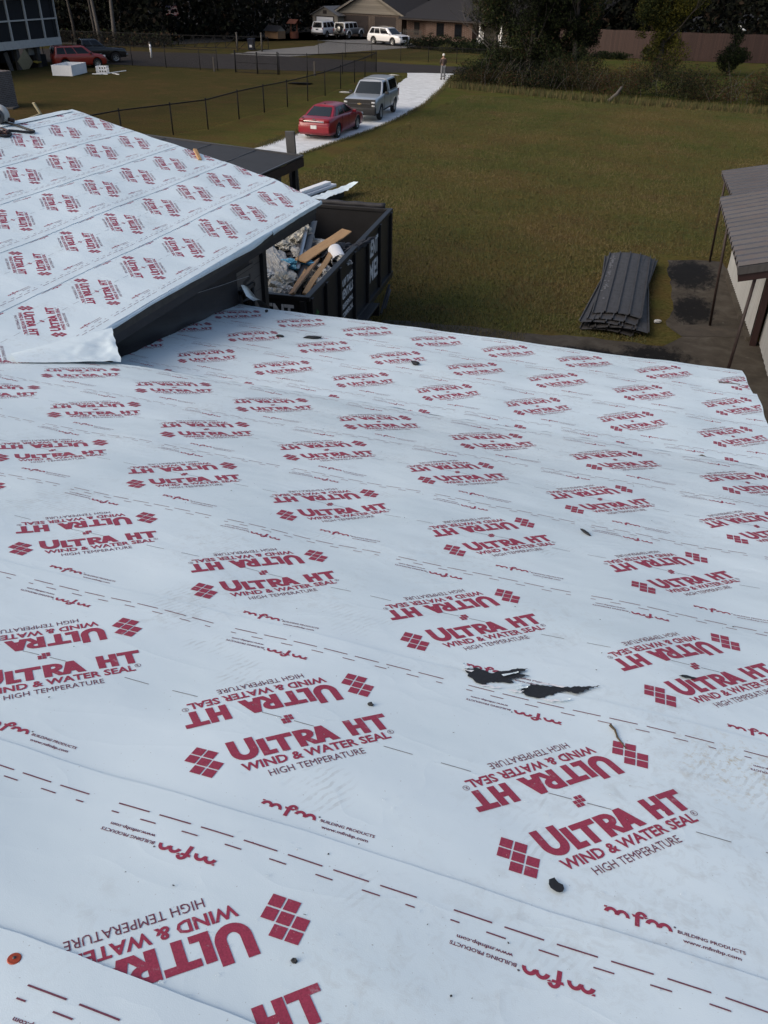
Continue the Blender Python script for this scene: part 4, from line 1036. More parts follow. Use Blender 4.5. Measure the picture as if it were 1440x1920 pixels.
crumple('plastic_sheet', 'small white scrap caught at the right rim beside the white bucket', (-.10, 2.6, 2.38), (.08, .24, .07), 'white_dirty', 13, PS)
for q, (x, y, z, sx, sy, sz, mt, lb) in enumerate(((-.62, .75, 2.30, .10, .16, .07, 'white_dirty', 'small white scrap between the tailgate and the narrow boards'), (-.46, 2.15, 2.30, .12, .10, .07, 'offwhite_plastic', 'pale scrap wedged beneath the broad pine board'), (-1.22, 1.30, 2.34, .18, .20, .10, 'white_dirty', 'white crumpled scrap near the house side of the load'), (-1.05, 2.75, 2.38, .12, .22, .06, 'clear_plastic', 'grey film scrap beside the pale metal trim'), (-.30, 2.05, 2.34, .09, .14, .06, 'white_dirty', 'white scrap beneath the lying bucket'), (-.62, 4.6, 2.0, .20, .18, .10, 'clear_plastic', 'grey scrap beyond the far end of the broad board'), (-1.5, 3.2, 2.38, .16, .20, .08, 'offwhite_plastic', 'pale scrap beside the dark metal trim'))): crumple('scrap', lb, (x, y, z), (sx, sy, sz), mt, 40 + q, 'small pale scraps in the load', 'scrap')
crumple('blue_sheet', 'torn blue plastic sheet among the debris in the trailer', (-.98, 2.18, 2.32), (.10, .36, .10), 'blue_plastic', 10)
crumple('felt_wad', 'folded black felt heaped at the right of the load beside the white bucket', (-.34, 3.55, 2.18), (.28, .75, .20), 'black_felt', 11, None, 'roofing felt', .45)
crumple('felt_wad', 'large black felt sheet bulging in the middle of the load', (-1.10, 3.1, 2.20), (.40, .55, .18), 'black_felt', 12, None, 'roofing felt', .4)
crumple('felt_wad', 'black felt hanging over the right rim of the trailer', (.0, 3.30, 2.44), (.10, .50, .07), 'black_felt', 15, None, 'roofing felt', .35)
bk = thing('bucket', 'white plastic bucket lying on its side at the right of the load', 'bucket', tw(-.27, 2.78, 2.40)); bk.rotation_euler = (R(112), 0, R(38))
m = MB(); m.lathe([(.0, -.18), (.135, -.18), (.155, .17), (.162, .17), (.162, .19), (.148, .19), (.128, -.16), (0, -.16)], 24, 'z'); m.build('shell', 'white_trim', bk, True)
m = MB(); m.tube([(.165 * math.cos(t), .165 * math.sin(t) * .3 - .05, .16 + .10 * math.sin(t)) for t in np.linspace(0, math.pi, 12)], .004, 5); m.build('handle', 'grey_metal', bk, True)
def board(name, label, a, b, w, h, mat, grp=None, cat='board', roll=0.0, notch=False):
    A, B = tw(*a), tw(*b); d = (B - A); L = d.length
    bm = bmesh.new(); bmesh.ops.create_cube(bm, size=1, matrix=Matrix.Diagonal((w, L, h, 1))); bmesh.ops.subdivide_edges(bm, edges=[e for e in bm.edges if abs((e.verts[0].co - e.verts[1].co).y) > L * .5], cuts=12)
    for v in bm.verts:
        t = v.co.y / L
        v.co.x += .010 * math.sin(t * 7) + (.03 * noise.noise(Vector((t * 9, 2, 3))) if notch and v.co.x > 0 else 0); v.co.z += .012 * math.sin(t * 3.1)
    bmesh.ops.bevel(bm, geom=[e for e in bm.edges if e.is_manifold and e.calc_face_angle(0) > .7], offset=.003, segments=1, affect='EDGES')
    me = bpy.data.meshes.new(name); bm.to_mesh(me); bm.free(); me.materials.append(MATS[mat])
    o = bpy.data.objects.new(name, me); COL.objects.link(o); o.location = (A + B) / 2
    o.rotation_mode = 'QUATERNION'; o.rotation_quaternion = d.to_track_quat('Y', 'Z') @ Euler((0, roll, 0)).to_quaternion()
    return tag(o, label, cat, grp)
BG = 'lumber on top of the load'
board('board', 'broad pale pine board lying across the top of the load', (-.80, 2.05, 2.46), (-.53, 4.50, 2.42), .24, .03, 'board_pine', BG, roll=.15, notch=True)
board('board', 'narrow brown board leaning out over the tailgate, left of the paler one', (-.31, .02, 2.50), (-.58, 2.45, 2.36), .14, .035, 'board_aged', BG, roll=-.5)
board('board', 'narrow pine board beside the brown one at the tailgate', (-.36, .20, 2.40), (-.70, 2.2, 2.30), .08, .04, 'board_pine', BG, roll=.2)
board('board', 'long thin pine strip nearest the right rim of the trailer', (-.19, .45, 2.38), (-.38, 2.72, 2.42), .10, .04, 'board_pine', BG, roll=.3)
board('board', 'short tan stub of wood near the right rim at the tailgate', (-.12, .66, 2.30), (-.17, 1.05, 2.32), .08, .05, 'board_pine', BG, roll=.6)
def trimbar(label, a, b, w, mat):
    A, B = tw(*a), tw(*b); m = MB(); d = (B - A).normalized(); x = d.cross(Vector((0, 0, 1))).normalized() * w
    for (p, q) in ((Vector((0, 0, 0)), x), (Vector((0, 0, 0)), Vector((0, 0, .07)))):
        m.add([A + p, B + p, B + q, A + q], [(0, 1, 2, 3)]); u = Vector((0, 0, -.004)); m.add([A + p + u, B + p + u, B + q + u, A + q + u], [(3, 2, 1, 0)])
    return tag(m.build('metal_trim', mat), label, 'metal trim', 'bent trim lengths in the load')
trimbar('long dark grey metal trim lying up the middle of the load', (-.50, .75, 2.28), (-1.42, 4.75, 2.52), .13, 'grey_metal')
trimbar('paler grey metal trim beside the dark one on the load', (-.78, 1.75, 2.40), (-1.40, 4.30, 2.54), .06, 'alu')
trimbar('grey metal sheet leaning against the left side of the trailer', (-1.92, 2.8, 2.36), (-1.90, 4.0, 2.38), .20, 'grey_metal')

# wrapped white trim lying beyond the wing
wt = thing('white_trim_stack', 'stack of long white trim boards lying on the lawn beyond the wing eave', 'trim boards', (-12.2, 28.0, 0))
m = MB()
for k, (x, z, y0, y1) in enumerate(((-.62, .30, -2.6, 2.5), (-.36, .30, -2.5, 2.6), (-.45, .42, -2.4, 2.35))): m.box((x, (y0 + y1) / 2, z), (.25, y1 - y0, .10), (0, 0, .0), bev=.01)
m.build('board', 'white_trim', wt); wt.rotation_euler = (0, 0, R(-10))
m = MB(); m.box((-.1, -.2, .13), (1.0, 4.6, .18), bev=.02); m.build('dark_bundle', 'black_trim', wt)
m = MB(); V = []
for i in range(40):
    for j in range(7):
        y = -2.0 + 4.9 * i / 39; x = .02 + .52 * j / 6; V.append((x + .03 * noise.noise(Vector((x * 5, y * 4, 2))), y, .30 + .07 * noise.noise(Vector((x * 7, y * 5, 5))) + (.16 * ((i - 32) / 7) ** 2 * (j / 6) if i > 32 else 0)))
m.add(V, [(i * 7 + j, i * 7 + j + 1, (i + 1) * 7 + j + 1, (i + 1) * 7 + j) for i in range(39) for j in range(6)]); m.build('foil_wrap', 'membrane', wt, True)

# ------------------------------------------------------------------ stacked metal roofing panels on the grass
def panel_mesh(W, L, ribs, curve, seed):
    m = MB(); rn = random.Random(seed); prof = []
    pitch = W / ribs
    for k in range(ribs + 1):
        c = -W / 2 + k * pitch
        prof += [(c - .018, 0), (c - .013, .042), (c + .013, .042), (c + .018, 0)]
        if k < ribs: prof += [(c + pitch * .5, .0)]
    V = []; n = len(prof); ny = 15
    for j in range(ny):
        y = -L / 2 + L * j / (ny - 1)
        for (x, z) in prof:
            V.append((x, y, z + curve * .75 * (1 - (2 * x / W) ** 2) + .006 * math.sin(y * 2 + seed)))
    F = [(j * n + i, j * n + i + 1, (j + 1) * n + i + 1, (j + 1) * n + i) for j in range(ny - 1) for i in range(n - 1)]
    b = len(V); V += [(x, y, z - .006) for x, y, z in V]
    F += [(b + p[3], b + p[2], b + p[1], b + p[0]) for p in F[:]]
    ring = list(range(n)); F += [(i + 1, i, i + b, i + 1 + b) for i in range(n - 1)]
    e = (ny - 1) * n; F += [(e + i, e + i + 1, e + i + 1 + b, e + i + b) for i in range(n - 1)]
    m.add(V, F); return m
GP = 'stacked ribbed roofing panels on the grass'
PL = [(-.62, 22.35, 6.15, .04, 4, -2.0, 'bottom panel of the grey roofing stack, its corner jutting toward the house'), (-.60, 22.42, 6.1, .09, 4, 1.2, 'second lowest grey ribbed panel in the roofing stack'), (-.55, 22.3, 6.05, .14, 4, 3.4, 'slewed grey panel showing its bare right edge in the roofing stack'),
      (-.62, 22.30, 5.9, .19, 4, -3.0, 'slewed grey panel jutting at the left edge of the roofing stack'), (-.57, 22.35, 5.7, .24, 4, -1.4, 'second highest grey panel, its near end showing below the top one'), (-.60, 22.52, 5.35, .29, 4, 0.8, 'topmost grey ribbed panel, streaked with pale oxide')]
for k, (x, y, L, z, rb, rot, lb) in enumerate(PL):
    Wd = 1.24 if k < 4 else 1.16
    o = panel_mesh(Wd, L, rb, .10, k).build('ribbed_roofing', 'panel_metal', None); o.location = (x, y, z); o.rotation_euler = (0, 0, R(rot)); tag(o, lb, 'roofing panel', GP)
    if k == 5:
        rn = random.Random(4); m = MB()
        for q in range(70):
            yy = -1.9 + 4.2 * rn.random() ** .7; xx = -Wd / 2 + .14 + rn.gauss(0, .035); s = rn.uniform(.01, .045); zz_ = .034 + .075 * (1 - (2 * xx / Wd) ** 2) - .027
            t0 = rn.uniform(0, 3); m.add([(xx + s * math.cos(t0 + t) * .8, yy + s * 2.2 * math.sin(t0 + t) * rn.uniform(.6, 1), zz_ + .004 + .006 * math.sin(yy * 2 + 5)) for t in (0, 1.2, 2.3, 3.5, 4.8)], [(0, 1, 2, 3, 4)])
        m.build('oxide_streak', 'panel_oxide', o)

# ------------------------------------------------------------------ metal shed with lean-to roofs at the right
SH = thing('metal_shed', 'white metal shed with grey corrugated lean-to roofs and thin rusty posts', 'shed', (3.0, 20.0, 0))
def corr_roof(c00, c10, c11, c01, waves, amp, th=.02):
    """corrugations run from edge c00-c01 (eave) to c10-c11"""
    m = MB(); nu, nw = 2, waves * 6; V = []
    c00, c10, c11, c01 = map(Vector, (c00, c10, c11, c01))
    for j in range(nw + 1):
        t = j / nw; a = c00.lerp(c01, t); b = c10.lerp(c11, t); dz = amp * max(-1, min(1, 1.7 * math.sin(j / 6 * 2 * math.pi + .5)))
        for i in range(5): p = a.lerp(b, i / 4); V.append((p.x, p.y, p.z + dz))
    F = [(j * 5 + i, j * 5 + i + 1, (j + 1) * 5 + i + 1, (j + 1) * 5 + i) for j in range(nw) for i in range(4)]
    b = len(V); V += [(x, y, z - .008) for x, y, z in V]; F += [(b + q[3], b + q[2], b + q[1], b + q[0]) for q in F[:]]
    F += [(j * 5, (j + 1) * 5, (j + 1) * 5 + b, j * 5 + b) for j in range(nw)]
    return m.add(V, F)
zE = 2.60
o = corr_roof((1.30, 22.5, zE), (4.4, 22.6, zE + .80), (4.65, 16.75, zE + .80), (1.575, 16.62, zE), 16, .052).build('lean_to_roof', 'carport_metal', SH, False, True)
m = MB(); m.bar((1.56, 16.55, zE - .035), (4.66, 16.68, zE + .765), .02, .14); m.build('edge_flashing', 'panel_metal', o).data.transform(Matrix.Translation(-SH.location))
m = MB(); m.bar((1.60, 16.60, zE - .17), (4.66, 16.70, zE + .63), .03, .15); m.build('fascia', 'maroon', o).data.transform(Matrix.Translation(-SH.location))
m = MB(); m.bar((1.36, 22.4, zE - .06), (1.62, 16.75, zE - .06), .05, .09); m.build('beam', 'rust_post', o).data.transform(Matrix.Translation(-SH.location))
zF = 2.48
o = corr_roof((1.42, 26.6, zF), (4.6, 26.9, zF + .62), (4.8, 22.9, zF + .62), (1.72, 22.35, zF), 12, .052).build('lean_to_roof', 'carport_metal', SH, False, True)
m = MB(); m.bar((1.48, 26.5, zF - .06), (1.76, 22.4, zF - .06), .05, .09); m.build('beam', 'rust_post', o).data.transform(Matrix.Translation(-SH.location))
for a, b in (((1.65, 20.77, 0), (1.47, 20.2, 2.58)), ((1.66, 26.4, 0), (1.53, 25.7, 2.42)), ((1.84, 16.55, 0), (1.93, 16.78, 2.56))):
    m = MB(); m.tube([a, b], .032, 8); m.build('post', 'rust_post', SH, True, True)
def corr_wall(a, b, z0, z1, waves, amp):
    a, b = Vector((*a, 0)), Vector((*b, 0)); d = (b - a).normalized(); nn = Vector((-d.y, d.x, 0)); m = MB(); V = []; N_ = waves * 4
    for j in range(N_ + 1):
        p = a.lerp(b, j / N_) + nn * amp * (1 if (j % 4) in (1, 2) else 0); V += [(p.x, p.y, z0), (p.x, p.y, z1)]
    return m.add(V, [(2 * j, 2 * j + 2, 2 * j + 3, 2 * j + 1) for j in range(N_)])
corr_wall((2.12, 25.4), (2.53, 20.05), .10, 2.44, 30, .018).build('wall', 'white_wall_metal', SH, False, True)
m = MB(); m.bar((2.08, 25.5, .05), (2.50, 20.0, .05), .12, .12); m.build('footing', 'concrete', SH, False, True)
m = MB(); m.box((2.60, 19.85, 1.35), (.14, .26, 2.7), (0, 0, -.08)); m.build('door_jamb', 'maroon', SH, False, True)
corr_wall((2.72, 19.85), (3.00, 13.5), .06, 2.75, 20, .010).build('sliding_door', 'white_wall_metal', SH, False, True)
m = MB(); m.box((2.985 - .14, 17.55, 1.05), (.03, .16, .04)); m.build('door_handle', 'dark_metal', SH, False, True)
m = MB(); m.box((4.6, 19.5, 1.2), (2.6, 11, 2.4)); m.build('core', 'white_wall_metal', SH, False, True)
scrap('stone', 'pale flat stone lying at the dark edge of the concrete by the panel stack', .42, 20.5, lambda x, y: .01, .10, .06, .4, 'white_dirty', .05, 21, cat='stone')
# ------------------------------------------------------------------ vehicles (x forward, y left, origin on the ground under the middle)
def interp(pts, x):
    if x <= pts[0][0]: return pts[0][1]
    for (a, b), (c, d) in zip(pts, pts[1:]):
        if x <= c:
            t = (x - a) / (c - a); t = t * t * (3 - 2 * t) * .5 + t * .5; return b + (d - b) * t
    return pts[-1][1]
def car(name, label, cat, loc, heading, L, Wd, top, paint, wheels, r, low=.24, belt=None, gh=None, glass='glass_dark', cladding=None, plan=.16, group=None, rim='alu', bodyname='body', lower_dark=True, shoulder=.05):
    """top: (x, z) of the lower body from rear to front;  gh: greenhouse dict;  wheels: (rear x, front x)"""
    t = thing(name, label, cat, loc, heading, group)
    h = L / 2; xs = sorted(set([-h, -h + .04, -h + .12, -h + .3] + list(np.linspace(-h + .5, h - .5, 22)) + [h - .3, h - .12, h - .04, h] + [p[0] for p in top]))
    m = MB(); n = None
    for x in xs:
        e = max(0, (abs(x) - (h - .75)) / .75); w = Wd / 2 * (1 - plan * e ** 2.2)
        zt = interp(top, x); e2 = max(0, (abs(x) - (h - .14)) / .14)
        zl = low + .10 * e2 * e2; zt2 = zt - .06 * e2 * e2
        zm = zl + (zt2 - zl) * .55
        ring = [(0, zt2 + .015), (.55 * w, zt2 + .010), (.82 * w, zt2 - .006), (.93 * w, zt2 - .035), (.975 * w, zt2 - .085), (w, zt2 - .18 if zt2 - .18 > zm else zm + .02), (w, zm), (.985 * w, zl + .16), (.95 * w, zl), (0, zl)]
        ring = ring + [(-a, b) for a, b in ring[1:-1][::-1]]
        n = len(ring); m.v += [(x, a, b) for a, b in ring]
    for i in range(len(xs) - 1):
        for k in range(n): a, b = i * n + k, i * n + (k + 1) % n; m.f.append((a, a + n, b + n, b)); m.m.append(0)
    m.f.append(tuple(range(n))); m.f.append(tuple(range((len(xs) - 1) * n, len(xs) * n))[::-1]); m.m += [0, 0]
    body = m.build(bodyname, [paint, 'black_trim'], t, True)
    bm = bmesh.new(); bm.from_mesh(body.data); bmesh.ops.recalc_face_normals(bm, faces=bm.faces[:]); bm.to_mesh(body.data); bm.free()
    cut = MB()
    for x in wheels:
        for s in (1, -1): cut.lathe([(0, -.22), (r * 1.17, -.22), (r * 1.17, .22), (0, .22)], 26, 'y', (x, s * (Wd / 2 - .10), r))
    cu = cut.build('cut', 'black_trim', t); cbm = bmesh.new(); cbm.from_mesh(cu.data); bmesh.ops.remove_doubles(cbm, verts=cbm.verts[:], dist=1e-5); bmesh.ops.recalc_face_normals(cbm, faces=cbm.faces[:]); cbm.to_mesh(cu.data); cbm.free()
    md = body.modifiers.new('b', 'BOOLEAN'); md.object = cu; md.operation = 'DIFFERENCE'; md.solver = 'EXACT'
    apply_mods(body); bpy.data.objects.remove(cu)
    body.data.materials.clear(); body.data.materials.append(MATS[paint]); body.data.materials.append(MATS['black_trim'])
    for p in body.data.polygons:
        p.material_index = 0; p.use_smooth = True
        c = p.center
        for x in wheels:
            if abs(c.y) < Wd / 2 - .05 and math.hypot(c.x - x, c.z - r) < r * 1.19 and abs(c.y) > Wd / 2 - .36: p.material_index = 1
    for x in wheels:
        for s in (1, -1):
            y = s * (Wd / 2 - .125)
            w = MB().lathe([(r * .62, -.10), (r * .93, -.105), (r, -.07), (r, .07), (r * .93, .105), (r * .62, .10)], 28, 'y', (x, y, r)); wo = w.build('wheel', 'rubber', t, True)
            q = MB(); q.lathe([(0, s * .075), (r * .16, s * .085), (r * .20, s * .06)], 20, 'y', (x, y, r)); q.lathe([(r * .54, s * .07), (r * .64, s * .095), (r * .64, -s * .05)], 24, 'y', (x, y, r))
            for k in range(7):
                a = 2 * math.pi * k / 7; q.bar((x + r * .1 * math.cos(a), y + s * .070, r + r * .1 * math.sin(a)), (x + r * .58 * math.cos(a), y + s * .078, r + r * .58 * math.sin(a)), .045, .03, up=(0, 1, 0))
            q.lathe([(0, s * .0), (r * .6, s * .0)], 20, 'y', (x, y, r), m=1); q.build('rim', [rim, 'black_trim'], wo)
    if gh:
        for gi, G in enumerate(gh if isinstance(gh, list) else [gh]):
            zb, zt_ = G['zb'], G['zt']; xr, xf = G['base']; ar, af = G['roof']; wb, wt = G['wb'] / 2, G['wt'] / 2; cr = G.get('crown', .045)
            def P(side, s, tt):        # side surface: s from rear to front, tt from belt to roof
                bulge = .02 * math.sin(math.pi * tt)
                x = (xr + (ar - xr) * tt) * (1 - s) + (xf + (af - xf) * tt) * s
                y = wb + (wt - wb) * tt + bulge
                endt = 1 - .05 * (2 * s - 1) ** 6
                return Vector((x, side * y * endt, zb + (zt_ - zb) * tt))
            m = MB(); V = []; ns, nt = 15, 8
            cols = []
            for i in range(ns):
                s = i / (ns - 1); c = []
                for j in range(nt): c.append(P(1, s, .97 * j / (nt - 1)))
                p = P(1, s, 1.0); dx = -(2 * s - 1) * .05
                for a in (.93, .8, .5, 0, -.5, -.8, -.93): c.append(Vector((p.x + dx * (1 - abs(a)), p.y * a, zt_ + cr * (1 - a * a) + .008)))
                for j in range(nt - 1, -1, -1): c.append(P(-1, s, .97 * j / (nt - 1)))
                cols.append(c)
            k = len(cols[0]); m.v = [tuple(q) for c in cols for q in c]
            m.f = [(i * k + j, i * k + j + 1, (i + 1) * k + j + 1, (i + 1) * k + j) for i in range(ns - 1) for j in range(k - 1)]
            m.f += [tuple(range(k)), tuple(range((ns - 1) * k, ns * k))[::-1]]; m.m = [0] * len(m.f)
            cab = m.build(G.get('name', 'cabin'), G.get('paint', paint), t, False)
            bm = bmesh.new(); bm.from_mesh(cab.data); bmesh.ops.recalc_face_normals(bm, faces=bm.faces[:]); bm.to_mesh(cab.data); bm.free()
            for p in cab.data.polygons: p.use_smooth = len(p.vertices) == 4
            def pane(nm, f, s0, s1, t0, t1, g=glass, u=5, sl=(0, 0)):
                m = MB(); V = []
                for i in range(u):
                    for j in range(4):
                        tt = t0 + (t1 - t0) * j / 3; s = (s0 + sl[0] * tt) + ((s1 + sl[1] * tt) - (s0 + sl[0] * tt)) * i / (u - 1); V.append(f(s, tt))
                m.add(V, [(i * 4 + j, (i + 1) * 4 + j, (i + 1) * 4 + j + 1, i * 4 + j + 1) for i in range(u - 1) for j in range(3)]); o = m.build(nm, g, t, True); return o
            for sd in (1, -1):
                for (s0, s1) in G['side']: pane('side_window', lambda s, tt, sd=sd: P(sd, s, tt) + Vector((0, sd * .010, .002)), s0, s1, .10, .90)
            def front(s, tt): a, b = P(1, 1, tt), P(-1, 1, tt); return a.lerp(b, s) + Vector((.016 + .07 * (1 - (2 * s - 1) ** 2) * G.get('bow', 1), 0, .012))
            def rear(s, tt): a, b = P(1, 0, tt), P(-1, 0, tt); return a.lerp(b, s) - Vector((.016 + .05 * (1 - (2 * s - 1) ** 2) * G.get('bow', 1), 0, -.012))
            if G.get('front', 1): pane('windshield', front, .05, .95, .06, .93, G.get('gf', glass), 9)
            if G.get('rear', 1): pane('rear_window', rear, .08, .92, G.get('rt', (.10, .90))[0], G.get('rt', (.10, .90))[1], G.get('gr', glass), 9)
    return t
def part(t, nm, mat, fn, smooth=False): m = MB(); fn(m); return m.build(nm, mat, t, smooth)
def mirrors(t, x, y, z, mat):
    for s in (1, -1):
        m = MB(); m.box((x, s * (y + .10), z), (.10, .20, .15), bev=.04); m.box((x + .02, s * y, z - .05), (.05, .10, .04)); m.build('mirror', mat, t, True)
def heading_from(rear, front): d = Vector(front) - Vector(rear); return math.atan2(d.y, d.x)

# red saloon seen from behind
a = heading_from((-16.33 - .85, 42.0), (-16.33 - .85, 44.9))
t = car('saloon_car', 'red four door saloon parked on the pale driveway, its tail toward the house', 'car', (-17.22, 43.55, .006), a, 5.05, 1.85, [(-2.52, .80), (-2.42, .97), (-1.75, 1.03), (-1.2, 1.03), (.9, .97), (1.4, .94), (2.25, .78), (2.52, .60)], 'paint_red', (-1.42, 1.40), .335, low=.22,
        gh=dict(zb=.98, zt=1.40, base=(-1.95, 1.15), roof=(-1.12, .28), wb=1.62, wt=1.16, side=[(.10, .235), (.27, .52), (.56, .90)], crown=.05, gr='glass_tint'), plan=.13)
part(t, 'bumper', 'paint_red', lambda m: m.box((-2.50, 0, .50), (.12, 1.64, .34), bev=.05), True)
for s in (1, -1):
    part(t, 'tail_light', 'tail_red', lambda m: m.box((-2.44, s * .66, .86), (.14, .30, .13), (0, 0, -s * .25), bev=.04), True)
    part(t, 'headlight', 'head_lens', lambda m: m.box((2.35, s * .66, .68), (.22, .36, .12), (0, 0, s * .3), bev=.04), True)
part(t, 'chrome_strip', 'chrome', lambda m: m.box((-2.515, 0, .845), (.04, 1.16, .055), bev=.012), True)
part(t, 'licence_plate', 'plate', lambda m: m.box((-2.565, 0, .60), (.02, .32, .16), bev=.004))
part(t, 'emblem', 'chrome', lambda m: (m.box((-2.50, 0, .945), (.02, .17, .035)), m.box((-2.503, 0, .945), (.02, .06, .065))))
part(t, 'badge', 'chrome', lambda m: m.box((-2.47, .62, 1.0), (.02, .14, .04)))
part(t, 'antenna', 'black_trim', lambda m: m.box((-.95, 0, 1.475), (.10, .05, .05), bev=.015), True)
mirrors(t, .78, .86, 1.0, 'paint_red')
for s in (1, -1): part(t, 'door_seam', 'black_trim', lambda m: [m.box((x, s * .926, .70), (.010, .012, .58)) for x in (-.92, .02, .98)])
for s in (1, -1):
    for x in (-.78, .18): part(t, 'door_handle', 'paint_red', lambda m: m.box((x, s * .93, .86), (.17, .03, .035), bev=.01))

# silver pickup with a shell, nose toward the house
a = heading_from((-16.45 - .95, 51.4), (-16.26 - .95, 48.4))
t = car('pickup_truck', 'silver pickup with a camper shell parked nose to tail with the red saloon', 'pickup truck', (-17.27, 50.1, .006), a, 5.35, 1.98, [(-2.67, 1.22), (-2.6, 1.26), (.75, 1.27), (1.15, 1.25), (2.3, 1.20), (2.58, 1.15), (2.67, 1.08)], 'paint_silver', (-1.62, 1.55), .40, low=.42,
        gh=[dict(zb=1.22, zt=1.84, base=(-.55, 1.05), roof=(-.48, .28), wb=1.74, wt=1.42, side=[(.26, .93)], crown=.05, gf='glass_tint', rear=0),
            dict(zb=1.26, zt=1.86, base=(-2.60, -.60), roof=(-2.42, -.56), wb=1.78, wt=1.48, side=[(.10, .92)], crown=.05, front=0, name='camper_shell', bow=.3)], plan=.07)
part(t, 'grille', 'black_trim', lambda m: m.box((2.665, 0, .94), (.06, 1.84, .42), bev=.02))
part(t, 'grille_bar', 'grey_metal', lambda m: m.box((2.70, 0, .93), (.03, 1.26, .04), bev=.008))
part(t, 'emblem', 'gold', lambda m: (m.box((2.722, 0, .93), (.02, .22, .045)), m.box((2.726, 0, .93), (.02, .08, .085))))
part(t, 'bumper', 'black_trim', lambda m: m.box((2.70, 0, .56), (.24, 1.92, .38), bev=.05), True)
for s in (1, -1):
    part(t, 'headlight', 'head_lens', lambda m: (m.box((2.665, s * .80, 1.00), (.09, .20, .09), bev=.02), m.box((2.665, s * .80, .83), (.09, .18, .08), bev=.02)), True)
    part(t, 'fog_lamp', 'head_lens', lambda m: m.box((2.80, s * .62, .55), (.02, .14, .10), bev=.01))
    part(t, 'running_board', 'black_trim', lambda m: m.box((.05, s * .93, .47), (1.9, .12, .06), bev=.02))
    part(t, 'door_seam', 'black_trim', lambda m: [m.box((x, s * .992, .86), (.012, .012, .68)) for x in (-.52, .92)])
    part(t, 'tail_light', 'tail_red', lambda m: m.box((-2.66, s * .86, 1.02), (.06, .18, .40), bev=.02))
mirrors(t, .75, .98, 1.30, 'black_trim')
part(t, 'rear_bumper', 'black_trim', lambda m: m.box((-2.72, 0, .62), (.20, 1.8, .20), bev=.03))

# white sport utility, three quarter front, right side to us
hd = heading_from((-34.84, 101.73), (-32.16, 100.6))
t = car('sport_utility', 'white sport utility parked alone on the far drive before the brick house', 'car', (-33.25, 102.0, .012), hd, 5.0, 1.95, [(-2.5, .95), (-2.40, 1.08), (1.0, 1.06), (1.4, 1.05), (2.2, .98), (2.5, .82)], 'paint_white', (-1.45, 1.42), .38, low=.27,
        gh=dict(zb=1.03, zt=1.66, base=(-2.42, 1.22), roof=(-2.05, .35), wb=1.72, wt=1.34, side=[(.06, .26), (.28, .52), (.55, .88)], crown=.05, gf='glass_tint'), plan=.12)
part(t, 'grille', 'black_trim', lambda m: m.box((2.46, 0, .74), (.10, 1.0, .34), bev=.03))
for s in (1, -1):
    part(t, 'headlight', 'head_lens', lambda m: m.box((2.34, s * .78, .90), (.26, .22, .09), (0, 0, s * .3), bev=.03))
    part(t, 'bumper_vent', 'black_trim', lambda m: m.box((2.40, s * .74, .55), (.12, .20, .26), bev=.03))
    part(t, 'sill', 'black_trim', lambda m: m.box((0, s * .955, .34), (2.0, .05, .12), bev=.02)); part(t, 'roof_rail', 'chrome', lambda m: m.bar((-1.9, s * .62, 1.74), (.15, s * .62, 1.74), .03, .04))
mirrors(t, .95, .92, 1.12, 'paint_white')
part(t, 'sunroof', 'glass_dark', lambda m: m.box((-.35, 0, 1.722), (1.0, .9, .01)))

# white off roader with spare wheel
ex = Vector((-40.0, 106.4)); hd = R(76)
t = car('off_roader', 'white and grey off road car with a round spare wheel on its tail', 'car', (-40.6, 108.9, .012), hd, 4.3, 1.80, [(-2.1, 1.10), (.7, 1.12), (1.0, 1.14), (2.05, 1.08), (2.15, 1.0)], 'paint_grey', (-1.3, 1.35), .42, low=.50,
        gh=dict(zb=1.10, zt=1.74, base=(-2.08, .85), roof=(-2.02, .62), wb=1.62, wt=1.46, side=[(.05, .30), (.36, .62), (.67, .95)], crown=.03, paint='paint_white'), plan=.03)
m = MB(); m.lathe([(.0, -.12), (.36, -.12), (.40, 0), (.36, .12), (0, .12)], 24, 'x', (-2.32, -.12, 1.10)); sw = m.build('spare_wheel', 'rubber', t, True)
m = MB(); m.lathe([(0, -.145), (.20, -.14), (.25, -.125)], 20, 'x', (-2.32, -.12, 1.10)); m.build('rim', 'alu', sw, True)
for s in (1, -1):
    for x in (-1.3, 1.35): part(t, 'mudguard', 'paint_white', lambda m: m.tube([(x + .55 * math.cos(q), s * .92, .42 + .56 * math.sin(q)) for q in np.linspace(.1, 3.04, 10)], .07, 6), True)
    part(t, 'tail_light', 'tail_red', lambda m: m.box((-2.13, s * .80, 1.0), (.05, .12, .24)))
part(t, 'bumper', 'black_trim', lambda m: m.box((-2.22, 0, .62), (.16, 1.6, .16), bev=.02))
# white older utility
t = car('utility_wagon', 'white boxy older wagon with dark rear glass parked by the small white shed', 'car', (-43.9, 109.8, .012), R(80), 4.55, 1.80, [(-2.27, 1.02), (-2.2, 1.08), (1.0, 1.08), (1.3, 1.04), (2.1, .96), (2.27, .86)], 'paint_white', (-1.35, 1.35), .36, low=.36,
        gh=dict(zb=1.05, zt=1.72, base=(-2.24, 1.10), roof=(-2.05, .45), wb=1.66, wt=1.36, side=[(.05, .30), (.34, .58), (.61, .88)], crown=.04), plan=.06)
part(t, 'bumper', 'black_trim', lambda m: m.box((-2.30, 0, .50), (.14, 1.7, .20), bev=.03))
part(t, 'number_panel', 'black_trim', lambda m: m.box((-2.275, 0, .90), (.02, .36, .12)))
for s in (1, -1): part(t, 'tail_light', 'tail_red', lambda m: m.box((-2.24, s * .80, .98), (.06, .10, .30)))
